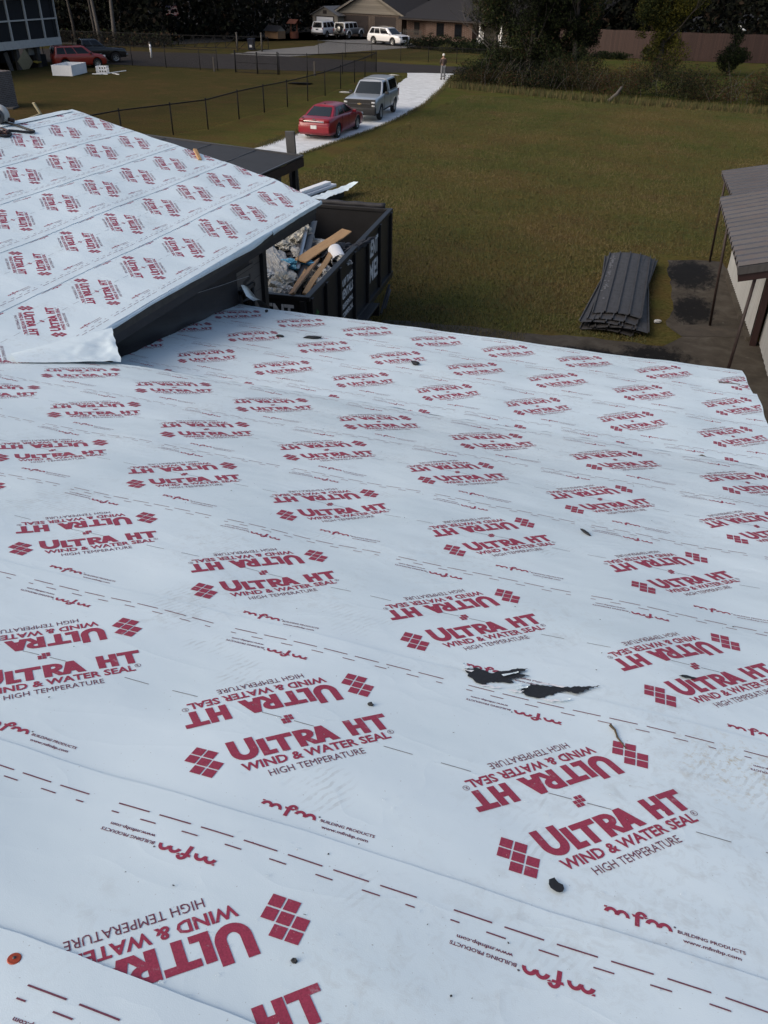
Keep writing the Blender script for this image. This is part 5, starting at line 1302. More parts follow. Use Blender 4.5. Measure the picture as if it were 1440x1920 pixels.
# red compact crossover at the raised house
hd = heading_from((-48.6, 63.6), (-46.3, 66.3))
t = car('crossover', 'red boxy crossover with tinted glass parked beside the raised porch', 'car', (-48.55, 65.55, 0), hd, 4.2, 1.80, [(-2.1, 1.02), (-2.0, 1.08), (.9, 1.05), (1.25, 1.02), (1.9, .92), (2.1, .78)], 'paint_orange_red', (-1.28, 1.30), .345, low=.24,
        gh=dict(zb=1.02, zt=1.58, base=(-2.05, 1.15), roof=(-1.9, .42), wb=1.64, wt=1.34, side=[(.06, .28), (.31, .56), (.59, .90)], crown=.04, gf='glass_tint'), plan=.12)
part(t, 'grille', 'black_trim', lambda m: m.box((2.08, 0, .55), (.10, 1.1, .24), bev=.03)); part(t, 'skid_plate', 'alu', lambda m: m.box((2.10, 0, .34), (.12, 1.2, .06), bev=.02))
for s in (1, -1): part(t, 'headlight', 'head_lens', lambda m: m.box((1.96, s * .68, .84), (.22, .24, .14), (0, 0, s * .35), bev=.04))
mirrors(t, .85, .86, 1.08, 'black_trim')
t = car('pickup_truck', 'black pickup standing behind the red crossover by the raised house', 'pickup truck', (-50.0, 69.6, 0), hd, 5.5, 1.95, [(-2.75, 1.18), (.75, 1.2), (1.1, 1.18), (2.5, 1.08), (2.75, .95)], 'paint_black', (-1.7, 1.75), .40, low=.42,
        gh=dict(zb=1.18, zt=1.80, base=(-1.1, 1.05), roof=(-1.0, .30), wb=1.74, wt=1.42, side=[(.08, .46), (.52, .92)], crown=.05, gf='glass_tint'), plan=.08)
part(t, 'grille', 'dark_metal', lambda m: m.box((2.74, 0, .90), (.06, 1.2, .34), bev=.02)); part(t, 'bumper', 'chrome', lambda m: m.box((2.78, 0, .58), (.16, 1.8, .18), bev=.03))

# ------------------------------------------------------------------ person at the end of the drive
def person():
    t = thing('person', 'person in white cap, brown shirt and grey trousers standing where the driveway meets the road', 'person', (-18.3, 70.1, .006), R(118))
    def skin(nm, pts, edges, rad, mat, root=0, sub=2):
        me = bpy.data.meshes.new(nm); me.from_pydata(pts, edges, []); o = bpy.data.objects.new(nm, me); COL.objects.link(o)
        md = o.modifiers.new('s', 'SKIN'); md.use_smooth_shade = True
        for i, r in enumerate(rad): me.skin_vertices[0].data[i].radius = (r if isinstance(r, tuple) else (r, r)); me.skin_vertices[0].data[i].use_root = (i == root)
        s = o.modifiers.new('u', 'SUBSURF'); s.levels = sub; s.render_levels = sub
        apply_mods(o); o.data.materials.clear(); o.data.materials.append(MATS[mat]); o.parent = t
        for p in o.data.polygons: p.use_smooth = True
        return o
    # body: pelvis, spine, neck, head, arms folded in front, legs (x forward)
    pts = [(0, 0, .95), (0, 0, 1.12), (.01, 0, 1.30), (0, 0, 1.44), (.01, 0, 1.52), (.02, 0, 1.60), (.03, 0, 1.70),
           (0, .17, 1.42), (-.02, .23, 1.20), (.14, .20, 1.06), (.22, .05, 1.10), (0, -.17, 1.42), (-.02, -.23, 1.20), (.14, -.20, 1.08), (.22, -.05, 1.13),
           (0, .09, .90), (.02, .11, .50), (-.02, .12, .10), (.10, .13, .05), (0, -.09, .90), (.0, -.11, .50), (-.03, -.12, .10), (.09, -.13, .05)]
    ed = [(0, 1), (1, 2), (2, 3), (3, 4), (4, 5), (5, 6), (3, 7), (7, 8), (8, 9), (9, 10), (3, 11), (11, 12), (12, 13), (13, 14), (0, 15), (15, 16), (16, 17), (17, 18), (0, 19), (19, 20), (20, 21), (21, 22)]
    rad = [(.15, .12), (.15, .12), (.16, .12), (.13, .10), .055, .085, .075, .065, .05, .042, .035, .065, .05, .042, .035, .095, .065, .045, .04, .095, .065, .045, .04]
    b = skin('body', pts, ed, rad, 'skin')
    shirt = [p for p in pts[:4]] + pts[7:9] + [pts[9]] + pts[11:13] + [pts[13]]
    skin('shirt', [(0, 0, .90)] + pts[1:4] + pts[7:10] + pts[11:14], [(0, 1), (1, 2), (2, 3), (3, 4), (4, 5), (5, 6), (3, 7), (7, 8), (8, 9)], [(.165, .13), (.17, .135), (.178, .138), (.14, .112), .082, .066, .056, .082, .066, .056], 'shirt_brown')
    skin('trousers', [(0, 0, .94)] + pts[15:18] + pts[19:22], [(0, 1), (1, 2), (2, 3), (0, 4), (4, 5), (5, 6)], [(.16, .125), .112, .085, .072, .112, .085, .072], 'trousers_grey')
    for s in (1, -1): m = MB(); m.box((.05, s * .125, .045), (.28, .10, .09), bev=.035); m.build('shoe', 'shoe_dark', t, True)
    m = MB(); m.lathe([(.095, 1.655), (.102, 1.70), (.085, 1.765), (.04, 1.79), (0, 1.795)], 16, 'z', (.03, 0, 0)); m.box((.14, 0, 1.67), (.12, .15, .012), (0, .2, 0), bev=.005); m.build('cap', 'cap_white', t, True)
    m = MB(); m.box((.128, 0, 1.60), (.025, .03, .04), bev=.008); m.build('nose', 'skin', t, True)
    for s in (1, -1):
        for k in range(5):
            y0 = s * (.05 - .0); m = MB()
            if k < 4: m.tube([(.235, s * .03, 1.085 + .018 * k + (.03 if s < 0 else 0)), (.255, -s * .015, 1.083 + .018 * k + (.03 if s < 0 else 0)), (.245, -s * .05, 1.08 + .018 * k + (.03 if s < 0 else 0))], [.0095, .009, .007], 6)
            else: m.tube([(.21, s * .04, 1.15 + (.03 if s < 0 else 0)), (.235, s * .01, 1.175 + (.03 if s < 0 else 0))], [.011, .008], 6)
            m.build('finger' if k < 4 else 'thumb', 'skin', t, True)
person()
# ------------------------------------------------------------------ fences
def link_fabric(a, b, z0, z1, w=.0042, pitch=.075):
    """diamond wire mesh between two ground points as thin flat ribbons"""
    a, b = Vector((*a, 0)), Vector((*b, 0)); L = (b - a).length; d = (b - a) / L; H = z1 - z0; V, F = [], []
    n = int((L + H) / pitch)
    for s in (1, -1):
        for k in range(n):
            x0 = -H + k * pitch; pa, pb = (x0, z0), (x0 + H, z1)
            if pa[0] < 0: pa = (0, z0 - x0)
            if pb[0] > L: pb = (L, z0 + L - x0)
            if pb[0] <= pa[0]: continue
            if s < 0: pa, pb = (L - pa[0], pa[1]), (L - pb[0], pb[1])
            o = len(V)
            for (x, z) in (pa, pb):
                for e in (-w, w): q = a + d * x; V.append((q.x, q.y, z + e))
            F.append((o, o + 1, o + 3, o + 2))
    return V, F
def fence(name, label, posts, h, mat='dark_metal', pr=.035, rail=True, fabric=True, cat='fence', hs=None, group=None, lowrail=False, parts=True):
    c = posts[0]; t = thing(name, label, cat, (c[0], c[1], 0), 0, group); o = Vector((c[0], c[1], 0))
    for k, p in enumerate(posts):
        m = MB(); hh = (hs[k] if hs else h + .05); m.tube([(p[0], p[1], 0), (p[0], p[1], hh)], pr, 8); m.lathe([(pr * 1.25, 0), (pr * .9, .05), (0, .06)], 8, 'z', (p[0], p[1], hh)); m.build('post', mat, t, True, True)
    m = MB()
    for a, b in zip(posts, posts[1:]): m.bar((*a, h), (*b, h), .05)
    m.build('top_rail', mat, t, False, True)
    if lowrail:
        m = MB()
        for a, b in zip(posts, posts[1:]): m.bar((*a, .06), (*b, .06), .03)
        m.build('bottom_rail', mat, t, False, True)
    if fabric:
        m = MB()
        for a, b in zip(posts, posts[1:]): V, F = link_fabric(a, b, .04, h); m.add(V, F)
        m.build('chain_link', mat, t, False, True)
    return t
fence('chain_link_fence', 'black chain link fence running beside the pale driveway from the wing toward the road', [(-26.2, 31.0), (-25.9, 33.9), (-25.5, 36.8), (-24.4, 39.6), (-23.6, 41.8), (-23.7, 45.6), (-23.5, 48.5), (-23.2, 51.2), (-23.1, 54.2), (-23.1, 57.2), (-23.5, 61.2), (-23.9, 65.2), (-24.2, 68.4), (-24.9, 73.2)], 1.42, pr=.036)
fence('chain_link_fence', 'dark chain link fence along the road behind the left lawn', [(-52.5, 66.2), (-49.2, 67.6), (-45.5, 68.7), (-42.1, 68.5), (-38.75, 68.3), (-37.06, 68.2)], 1.48, pr=.032)
fence('chain_link_fence', 'short dark fence run from the yard gate to the driveway corner', [(-31.3, 67.8), (-29.2, 68.6), (-27.0, 70.8), (-24.95, 73.3)], 1.45, pr=.03)
gt = fence('yard_gate', 'pair of low black mesh gate leaves on stout posts before the road', [(-35.2, 67.8), (-33.1, 67.5), (-31.4, 67.75)], 1.42, pr=.06, cat='gate', lowrail=True, hs=[1.55, 1.5, 1.55])
m = MB(); m.bar((-35.2, 67.8, .75), (-33.1, 67.5, .75), .035); m.bar((-33.1, 67.5, .75), (-31.4, 67.75, .75), .035); m.build('mid_rail', 'dark_metal', gt, False, True)
fence('chain_link_fence', 'thin wire fence along the far verge before the brick house', [(-35.5, 86.4), (-31.9, 84.5), (-29.2, 84.5), (-26.0, 83.6), (-23.3, 83.6), (-20.6, 83.7), (-17.5, 84.0), (-14.0, 84.4)], 1.22, pr=.026)
fence('chain_link_fence', 'dim wire fence in front of the dark wood across the road', [(-66, 83.6), (-62.5, 83.8), (-59, 84.2), (-55.5, 84.4), (-51.2, 84.8)], 1.35, pr=.03)
# long farm gate with diagonal braces
fg = thing('farm_gate', 'long low steel gate with diagonal braces across the road at the woods', 'gate', (-51.0, 84.9, 0))
A_, B_ = Vector((-51.0, 84.9, 0)), Vector((-44.5, 86.2, 0))
m = MB()
for z in (.25, 1.30): m.bar(A_ + Vector((0, 0, z)), B_ + Vector((0, 0, z)), .06)
for k in range(6):
    p, q = A_.lerp(B_, k / 6), A_.lerp(B_, (k + 1) / 6); m.bar(p + Vector((0, 0, .25)), q + Vector((0, 0, 1.3)), .045); m.bar(q + Vector((0, 0, .25)), q + Vector((0, 0, 1.3)), .045)
m.build('gate_frame', 'dark_metal', fg, False, True)
fg2 = thing('farm_gate', 'short steel gate leaf with a brace beside the navy wheeled bin', 'gate', (-44.3, 86.2, 0))
for x, y in ((-44.31, 86.1), (-41.85, 86.7)):
    m = MB(); m.tube([(x, y, 0), (x, y, 1.6)], .085, 10); m.lathe([(.12, 0), (.10, .05), (0, .09)], 10, 'z', (x, y, 1.6)); m.build('post', 'weathered_wood', fg2, True, True)
A_, B_ = Vector((-44.2, 86.15, 0)), Vector((-41.2, 86.9, 0)); m = MB()
for z in (.2, 1.30): m.bar(A_ + Vector((0, 0, z)), B_ + Vector((0, 0, z)), .055)
for k in range(2): p, q = A_.lerp(B_, k / 2), A_.lerp(B_, (k + 1) / 2); m.bar(p + Vector((0, 0, .2)), q + Vector((0, 0, 1.3)), .045); m.bar(q + Vector((0, 0, .2)), q + Vector((0, 0, 1.3)), .045)
m.build('gate_frame', 'dark_metal', fg2, False, True)
def wheelie(label, x, y, mat, rot=0.0, grp=None, s=1.0):
    t = thing('wheeled_bin', label, 'bin', (x, y, .01), rot, grp); m = MB()
    V = [(-.27 * s, -.30 * s, .06), (.27 * s, -.30 * s, .06), (.27 * s, .28 * s, .06), (-.27 * s, .28 * s, .06), (-.32 * s, -.37 * s, 1.0 * s), (.32 * s, -.37 * s, 1.0 * s), (.32 * s, .34 * s, 1.0 * s), (-.32 * s, .34 * s, 1.0 * s)]
    m.add(V, [(0, 3, 2, 1), (0, 1, 5, 4), (1, 2, 6, 5), (2, 3, 7, 6), (3, 0, 4, 7), (4, 5, 6, 7)]); m.build('body', mat, t)
    m = MB(); m.box((0, 0, 1.035 * s), (.70 * s, .80 * s, .06), (.05, 0, 0), bev=.02); m.bar((-.25 * s, .42 * s, .98 * s), (.25 * s, .42 * s, .98 * s), .035); m.build('lid', mat, t)
    for sx in (1, -1): m = MB(); m.lathe([(0, -.03), (.12, -.03), (.12, .03), (0, .03)], 14, 'x', (sx * .30 * s, .26 * s, .12)); m.build('wheel', 'rubber', t)
    return t
b = wheelie('navy wheeled bin with a pale label standing behind the steel gate', -43.3, 87.3, 'bin_navy', .2)
m = MB(); m.box((0, -.355, .42), (.26, .01, .22)); m.build('sticker', 'plate', b)
wheelie('blue wheeled bin left of its twin before the garage door', -40.2, 113.2, 'bin_blue', .3, 'blue bins by the garage')
wheelie('blue wheeled bin right of its twin, partly behind the white sport utility', -39.2, 112.8, 'bin_blue', .3, 'blue bins by the garage')
wp = thing('marker_post', 'white pipe post with a black cap standing beside the road', 'post', (-48.1, 75.9, 0))
m = MB(); m.tube([(0, 0, 0), (.0, 0, 1.15)], .085, 10); m.build('pipe', 'white_trim', wp, True); m = MB(); m.lathe([(.12, 1.13), (.13, 1.22), (.08, 1.28), (0, 1.30)], 12, 'z'); m.build('cap', 'black_trim', wp, True)
for lb, x, y, h in (('stubby weathered post standing alone left of the yard gate', -37.06, 67.6, 1.05), ('stubby weathered post on the grass right of the yard gate', -28.4, 68.2, 1.02)):
    tag((lambda m: m.build('wood_post', 'weathered_wood'))(MB().box((x, y, h / 2), (.14, .14, h), (0, 0, .2), bev=.02)), lb, 'post')
for lb, x, y in (('small white stone at the far left corner of the pale driveway', -22.6, 70.9), ('pale scrap of paper on the grass beside the chain link fence', -22.3, 59.0)):
    scrap('stone', lb, x, y, lambda a, b: .02, .45 if x < -22 else .10, .08, .1, 'white_dirty', .06, int(-x), cat='stone')
scrap('dark_mat', 'flat dark patch of matting on the grass behind the chain link fence', -27.2, 62.5, lambda a, b: .01, .9, .6, .2, 'dark_metal', .07, 33, cat='mat')

# wooden privacy fence at the far right, in bays
pf = thing('privacy_fence', 'tall reddish brown board fence closing the far lawn', 'fence', (-12.5, 98.2, 0))
FP = [(-14.0, 98.6), (-8, 97.4), (-2, 96.6), (4, 96.9), (10, 97.9), (18, 99.5), (30, 102), (44, 105)]
m = MB()
for a, b in zip(FP, FP[1:]):
    a, b = Vector((*a, 0)), Vector((*b, 0)); n = int((b - a).length / .15); d = (b - a) / n
    for k in range(n):
        p = a + d * (k + .5); h = 2.40 + .02 * math.sin(k * 12.9 + a.x); m.box((p.x, p.y + .012 * math.sin(k * 7.7), h / 2 + .03), (d.length * .97, .022, h), (0, 0, math.atan2(d.y, d.x)))
m.build('boards', 'fence_boards', pf, False, True)
m = MB()
for a, b in zip(FP, FP[1:]):
    for z in (.5, 1.9): m.bar((a[0], a[1] + .06, z), (b[0], b[1] + .06, z), .05, .09)
m.build('rail', 'weathered_wood', pf, False, True)

# ------------------------------------------------------------------ buildings across the road
def frame2(o, d):                          # local axes on a wall: a along, depth into the house
    d = Vector((*d, 0)).normalized(); nn = Vector((-d.y, d.x, 0)); o = Vector((*o, 0)); return lambda a, dep, z: tuple(o + d * a + nn * dep + Vector((0, 0, z)))
def wbox(m, f, a0, a1, d0, d1, z0, z1):
    V = [f(a0, d0, z0), f(a1, d0, z0), f(a1, d1, z0), f(a0, d1, z0), f(a0, d0, z1), f(a1, d0, z1), f(a1, d1, z1), f(a0, d1, z1)]
    return m.add(V, [(0, 3, 2, 1), (4, 5, 6, 7), (0, 1, 5, 4), (1, 2, 6, 5), (2, 3, 7, 6), (3, 0, 4, 7)])
bh = thing('brick_house', 'brick house with two brown garage doors and a cream gable, roof dark', 'house', (-38, 113, 0))
f = frame2((-44.0, 113.8), (9.6, -3.15)); WL = 10.1
m = MB(); wbox(m, f, 0, WL, 0, 8, 0, 2.62); m.build('garage_wall', 'brick_garage', bh, False, True)
m = MB(); m.add([f(0, .02, 2.6), f(WL, .02, 2.6), f(WL / 2, .02, 4.85)], [(0, 1, 2)]); m.build('gable', 'siding_cream', bh, False, True)
m = MB()
for s in (0, 1):
    e, pk = (-.7, 2.40) if s == 0 else (WL + .7, 2.40), (WL / 2, 5.0)
    V = [f(e[0], -.45, e[1]), f(pk[0], -.45, pk[1]), f(pk[0], 9, pk[1]), f(e[0], 9, e[1])]; m.add(V + [tuple(Vector(v) + Vector((0, 0, .16))) for v in V], [(0, 1, 2, 3), (7, 6, 5, 4), (0, 4, 5, 1), (0, 3, 7, 4)])
m.build('garage_roof', 'roof_dark', bh, False, True)
m = MB()
for a, b in (((-.7, 2.36), (WL / 2, 4.96)), ((WL / 2, 4.96), (WL + .7, 2.36))): m.bar(f(a[0], -.46, a[1]), f(b[0], -.46, b[1]), .05, .20)
wbox(m, f, -.1, WL + .1, -.10, .0, 2.52, 2.64); m.build('bargeboard', 'siding_cream', bh, False, True)
for a0, a1 in ((1.35, 4.95), (6.0, 9.25)):
    m = MB(); wbox(m, f, a0, a1, -.03, .02, 0, 2.28); d = m.build('garage_door', 'brown_door', bh, False, True)
    m = MB()
    for k in range(1, 4): wbox(m, f, a0 + .05, a1 - .05, -.045, -.028, .55 * k, .55 * k + .03)
    m.build('groove', 'black_trim', d, False, False).data.transform(Matrix.Translation(-bh.location))
f2 = frame2((-34.0, 110.2), (10.2, -4.1))
m = MB(); wbox(m, f2, 0, 3.4, .6, 6, 0, 2.35); wbox(m, f2, 3.4, 10.2, 0, 7, 0, 2.35); m.build('wall', 'brick_house', bh, False, True)
m = MB(); V = [f2(-.4, -.55, 2.22), f2(10.8, -.55, 2.22), f2(10.8, 12, 5.6), f2(-.4, 12, 5.6)]; m.add(V + [tuple(Vector(v) + Vector((0, 0, .15))) for v in V], [(0, 1, 2, 3), (7, 6, 5, 4), (0, 4, 5, 1)]); V = [f2(10.8, -.55, 2.3), f2(24, -.55, 2.3), f2(24, 12, 5.6), f2(10.8, 12, 5.6)]; m.add(V, [(0, 1, 2, 3)]); m.build('main_roof', 'roof_dark', bh, False, True)
m = MB(); m.bar(f2(-.4, -.58, 2.22), f2(24, -.58, 2.25), .10, .10); m.build('gutter', 'brown_door', bh, False, True)
for a0, a1 in ((5.05, 6.15), (7.7, 8.75)):
    m = MB(); wbox(m, f2, a0, a1, -.03, .02, .65, 2.0); w = m.build('window', 'dark_metal', bh, False, True)
    m = MB(); wbox(m, f2, a0 + .07, a1 - .07, -.045, -.03, .72, 1.93); m.build('pane', 'glass_dark', w, False).data.transform(Matrix.Translation(-bh.location))
m = MB(); wbox(m, f2, 1.2, 2.0, .56, .62, 0.6, 1.9); m.build('window', 'dark_metal', bh, False, True)
m = MB(); wbox(m, f2, 10.25, 13.5, 2.6, 2.8, 0, 2.3); m.build('porch_wall', 'siding_cream', bh, False, True)
m = MB(); wbox(m, f2, 10.5, 16, -.3, 2.6, 0, .14); m.build('porch_floor', 'concrete_far', bh, False, True)
for a0 in (11.3, 14.2): m = MB(); wbox(m, f2, a0, a0 + .14, -.2, -.06, .14, 2.25); m.build('porch_column', 'white_trim', bh, False, True)
def picket():
    t = thing('picket_fence', 'low weathered picket fence between garage and brick wing', 'fence', (-33.6, 109.6, 0)); m = MB()
    for k in range(10): p = f2(.2 + k * .3, -.25, 0); m.box((p[0], p[1], .6), (.10, .03, 1.2))
    for z in (.35, .95): m.bar(f2(.1, -.22, z), f2(3.1, -.22, z), .04, .07)
    m.build('pickets', 'weathered_wood', t, False, True)
picket()
def chair(label, a, dep, rot):
    p = f2(a, dep, .14); t = thing('rocking_chair', label, 'chair', p, rot, 'white chairs on the far porch'); m = MB()
    for k in range(5): m.box((-.22 + k * .11, .22, .80), (.06, .03, .75), (-.2, 0, 0))
    m.box((0, .30, 1.16), (.56, .04, .12), (-.2, 0, 0)); m.build('backrest', 'white_trim', t)
    m = MB(); m.box((0, -.05, .42), (.54, .52, .05)); m.build('seat', 'white_trim', t)
    for sx in (1, -1):
        m = MB(); m.bar((sx * .26, -.28, .05), (sx * .26, -.28, .66), .05); m.build('leg', 'white_trim', t); m = MB(); m.bar((sx * .26, .2, .05), (sx * .26, .24, .66), .05); m.build('leg', 'white_trim', t)
        m = MB(); m.box((sx * .28, -.05, .67), (.09, .62, .03)); m.build('armrest', 'white_trim', t); m = MB(); m.tube([(sx * .26, y, .03 + .12 * y * y) for y in np.linspace(-.45, .55, 8)], .025, 5); m.build('rocker', 'white_trim', t)
chair('white rocking chair at the left end of the far porch', 11.0, .6, -.4)
chair('white porch chair half hidden by the big tree at right', 13.6, .5, -.2)
# small white shed
fs = frame2((-47.6, 114.2), (4.4, -1.9))
sh = thing('garden_shed', 'small cream gabled shed with a white roller door left of the garage', 'shed', (-45.5, 114, 0)); WS = 4.55
m = MB(); wbox(m, fs, 0, WS, 0, 6, 0, 2.25); m.add([fs(0, 0, 2.25), fs(WS, 0, 2.25), fs(WS / 2, 0, 3.05)], [(0, 1, 2)]); m.build('wall', 'siding_cream', sh, False, True)
m = MB()
for e in (-.3, WS + .3):
    V = [fs(e, -.2, 2.12), fs(WS / 2, -.2, 3.12), fs(WS / 2, 6.2, 3.12), fs(e, 6.2, 2.12)]; m.add(V + [tuple(Vector(v) + Vector((0, 0, .08))) for v in V], [(0, 1, 2, 3), (7, 6, 5, 4), (0, 4, 5, 1)])
m.build('roof', 'metal_roof_pale', sh, False, True)
m = MB(); wbox(m, fs, .75, 3.75, -.04, .02, 0, 2.0); m.build('roller_door', 'white_trim', sh, False, True)
m = MB(); wbox(m, fs, .6, .75, -.05, .02, 0, 2.1); wbox(m, fs, 3.75, 3.9, -.05, .02, 0, 2.1); wbox(m, fs, .6, 3.9, -.05, .02, 2.0, 2.12); m.build('door_trim', 'brown_door', sh, False, True)
m = MB(); wbox(m, fs, 1.95, 2.6, -.05, .02, 2.35, 2.75); m.build('vent', 'brown_door', sh, False, True)
# dog house and orange well by the wood
dh = thing('dog_house', 'low brown dog house with a pale gable end at the edge of the wood', 'dog house', (-48.6, 104.6, .02), R(-25)); m = MB(); m.box((0, 0, .4), (2.4, 1.2, .8)); m.build('wall', 'board_aged', dh)
m = MB()
for s in (1, -1): m.add([(-1.3, s * .8, .75), (1.3, s * .8, .75), (1.3, 0, 1.35), (-1.3, 0, 1.35)], [(0, 1, 2, 3)])
m.build('roof', 'roof_dark', dh); m = MB(); m.add([(1.21, -.62, .8), (1.21, .62, .8), (1.21, 0, 1.3)], [(0, 1, 2)]); m.build('gable', 'siding_cream', dh)
ow = thing('wishing_well', 'orange wooden wishing well with a small pitched roof', 'wishing well', (-46.5, 105.6, .02), R(-20)); m = MB(); m.lathe([(.55, 0), (.55, .7), (.45, .7), (.45, .1), (0, .1)], 12, 'z'); m.build('basin', 'orange_wood', ow)
for s in (1, -1): m = MB(); m.box((s * .5, 0, .95), (.10, .10, 1.5)); m.build('post', 'orange_wood', ow)
m = MB()
for s in (1, -1): m.add([(-.75, s * .55, 1.55), (.75, s * .55, 1.55), (.75, 0, 2.0), (-.75, 0, 2.0)], [(0, 1, 2, 3)])
m.build('roof', 'orange_wood', ow)

# ------------------------------------------------------------------ raised house with a screened porch at the left edge
rp = thing('raised_house', 'raised house with a white framed screened porch standing on dark piers', 'house', (-53, 62, 0))
X0, YA, YB_ = -51.3, 50.0, 67.2
m = MB(); m.box((X0 - 3.5, (YA + YB_) / 2, 1.93), (7.0, YB_ - YA, .22)); m.build('deck', 'dark_under', rp, False, True)
m = MB(); m.box((X0 + .02, (YA + YB_) / 2, 1.78), (.08, YB_ - YA + .1, .56)); m.box((X0 - 3.5, YB_ + .03, 1.78), (7.0, .08, .56)); m.build('band_board', 'white_dirty', rp, False, True)
m = MB(); m.box((X0 - 2.2, (YA + YB_) / 2, 3.7), (.1, YB_ - YA, 3.4)); m.box((X0 - 1.1, YB_ - .5, 3.7), (2.2, .1, 3.4)); m.box((X0 - 3.5, (YA + YB_) / 2, 5.1), (7.6, YB_ - YA + .8, .2)); m.build('porch_interior', 'shade_interior', rp, False, True)
ysM = [67.13, 65.33, 63.35, 61.3, 59.3, 57.3, 55.3, 53.3, 51.3]
for y in ysM: m = MB(); m.box((X0, y, 3.55), (.13, .14 if y < 67 else .10, 3.0)); m.build('mullion', 'white_dirty', rp, False, True)
m = MB(); m.box((X0 + .004, (YA + YB_) / 2, 3.42), (.11, YB_ - YA, .10)); m.box((X0 + .004, (YA + YB_) / 2, 4.95), (.13, YB_ - YA, .24)); m.build('rail', 'white_dirty', rp, False, True)
for a, b in zip(ysM[1:], ysM):
    m = MB(); m.quad((X0 - .06, a, 2.06), (X0 - .06, b, 2.06), (X0 - .06, b, 4.9), (X0 - .06, a, 4.9)); m.build('screen', 'shade_interior', rp, False, True)
for x in (X0 - .3, X0 - 3.2):
    for y in (66.8, 64.3, 61.8, 59.2, 56.5, 53.5): m = MB(); m.box((x, y, .85), (.32, .32, 1.7)); m.build('pier', 'weathered_wood' if x > -52 else 'dark_under', rp, False, True)
m = MB(); m.box((X0 - 5.5, 60, .9), (.2, 16, 1.8)); m.build('back_skirt', 'dark_under', rp, False, True)
tag(MB().bar((-50.7, 64.9, 1.45), (-49.5, 66.0, .1), .10, .26).build('stair_stringer', 'white_dirty'), 'white stair stringer leaning between a porch pier and the red crossover', 'stair stringer')
tag(MB().box((-52.3, 64.6, 1.15), (.5, 1.5, .55), bev=.05).box((-52.3, 64.6, 1.50), (.54, 1.55, .10), bev=.02).build('storage_box', 'white_dirty'), 'pale storage box raised under the screened porch', 'box')
tag(MB().box((-51.9, 64.6, .44), (.5, 1.6, .88)).build('crate', 'dark_under'), 'dark crate under the pale storage box below the porch', 'crate')
tag(MB().box((-51.4, 62.4, .55), (.05, 1.3, 1.3), (.7, .12, 0)).build('plywood_sheet', 'plywood'), 'tan plywood sheet leaning on a pier beneath the porch', 'plywood')
tag(MB().box((-51.6, 60.7, .6), (.06, .45, 1.5), (.25, 0, 0)).build('plank', 'weathered_wood'), 'grey plank propped between piers beneath the porch', 'plank')
tag(MB().box((-51.5, 64.0, .42), (.4, .7, .10), (0, .2, .2), bev=.02).build('toy', 'yellow_plastic'), 'small yellow plastic thing on the ground under the porch', 'toy')
bx = thing('planter_box', 'big open white box standing on the left lawn near the red crossover', 'box', (-46.2, 61.0, 0), R(12))
for (c, s) in (((0, -1.35, .36), (1.6, .05, .72)), ((0, 1.35, .36), (1.6, .05, .72)), ((-.78, 0, .36), (.05, 2.65, .72)), ((.78, 0, .36), (.05, 2.65, .72))): m = MB(); m.box(c, s); m.build('side', 'white_trim', bx)
m = MB(); m.box((0, 0, .08), (1.5, 2.6, .06)); m.build('floor', 'white_dirty', bx)
ct = thing('lattice_crate', 'small white lattice crate on the grass right of the big white box', 'crate', (-44.3, 62.6, 0), R(20)); m = MB()
for k in range(5):
    for s in (-.3, .3): m.box((-.4 + .2 * k, s, .25), (.06, .03, .5)); m.box((s * 1.35, -.3 + .15 * k, .25), (.03, .05, .5))
for z in (.03, .25, .48):
    for s in (-.3, .3): m.box((0, s * 1.06, z), (.86, .03, .06)); m.box((s * 1.42, 0, z), (.03, .62, .06))
m.build('lattice', 'white_trim', ct)
tag(MB().bar((-43.9, 61.6, .03), (-42.6, 63.3, .20), .07, .05).bar((-43.6, 62.8, .03), (-42.5, 62.1, .03), .07, .05).bar((-44.6, 61.6, .03), (-43.4, 61.9, .03), .07, .05).build('loose_slats', 'white_trim'), 'loose white slats crossed on the grass beside the lattice crate', 'slats')
bp = thing('brick_pier', 'pale brick pier with a flat stone at its foot at the left edge', 'brick pier', (-38.7, 43.6, 0)); m = MB(); m.box((-.35, .6, .95), (1.6, 1.6, 1.9)); m.build('pier', 'brick_pier', bp); m = MB(); m.box((.75, .35, .05), (.7, 1.0, .10), (0, 0, .3), bev=.03); m.build('foot_stone', 'weathered_wood', bp)
# flag on the big trunk
fl = thing('flag', 'striped red and white flag with a blue canton hanging from the big pale trunk', 'flag', (-59.4, 98.0, 2.35), R(12)); V = []; nx, nz = 22, 14
for i in range(nx):
    for j in range(nz): s, tt = i / (nx - 1), j / (nz - 1); V.append((1.5 * s, .10 * math.sin(s * 9 + tt * 2) * s, .95 * tt - .40 * s * s + .35 * s + .06 * math.sin(s * 7)))
m = MB(); F = [(i * nz + j, (i + 1) * nz + j, (i + 1) * nz + j + 1, i * nz + j + 1) for i in range(nx - 1) for j in range(nz - 1)]; mi = []
for i in range(nx - 1):
    for j in range(nz - 1): mi.append(2 if (i < 9 and j >= 6) else (0 if j % 2 == 0 else 1))
m.add(V, F); m.m = mi; m.build('cloth', ['flag_red', 'flag_white', 'flag_blue'], fl, True); m = MB()
rn = random.Random(8)
for r_ in range(5):
    for c_ in range(6): s, tt = (.03 + c_ * .062), .52 + r_ * .09; x, z = 1.5 * s, .95 * tt - .40 * s * s + .35 * s + .06 * math.sin(s * 7); y = .10 * math.sin(s * 9 + tt * 2) * s - .006; m.add([(x + .022 * (1 if k % 2 == 0 else .4) * math.sin(k * math.pi / 5), y, z + .022 * (1 if k % 2 == 0 else .4) * math.cos(k * math.pi / 5)) for k in range(10)], [tuple(range(10))])
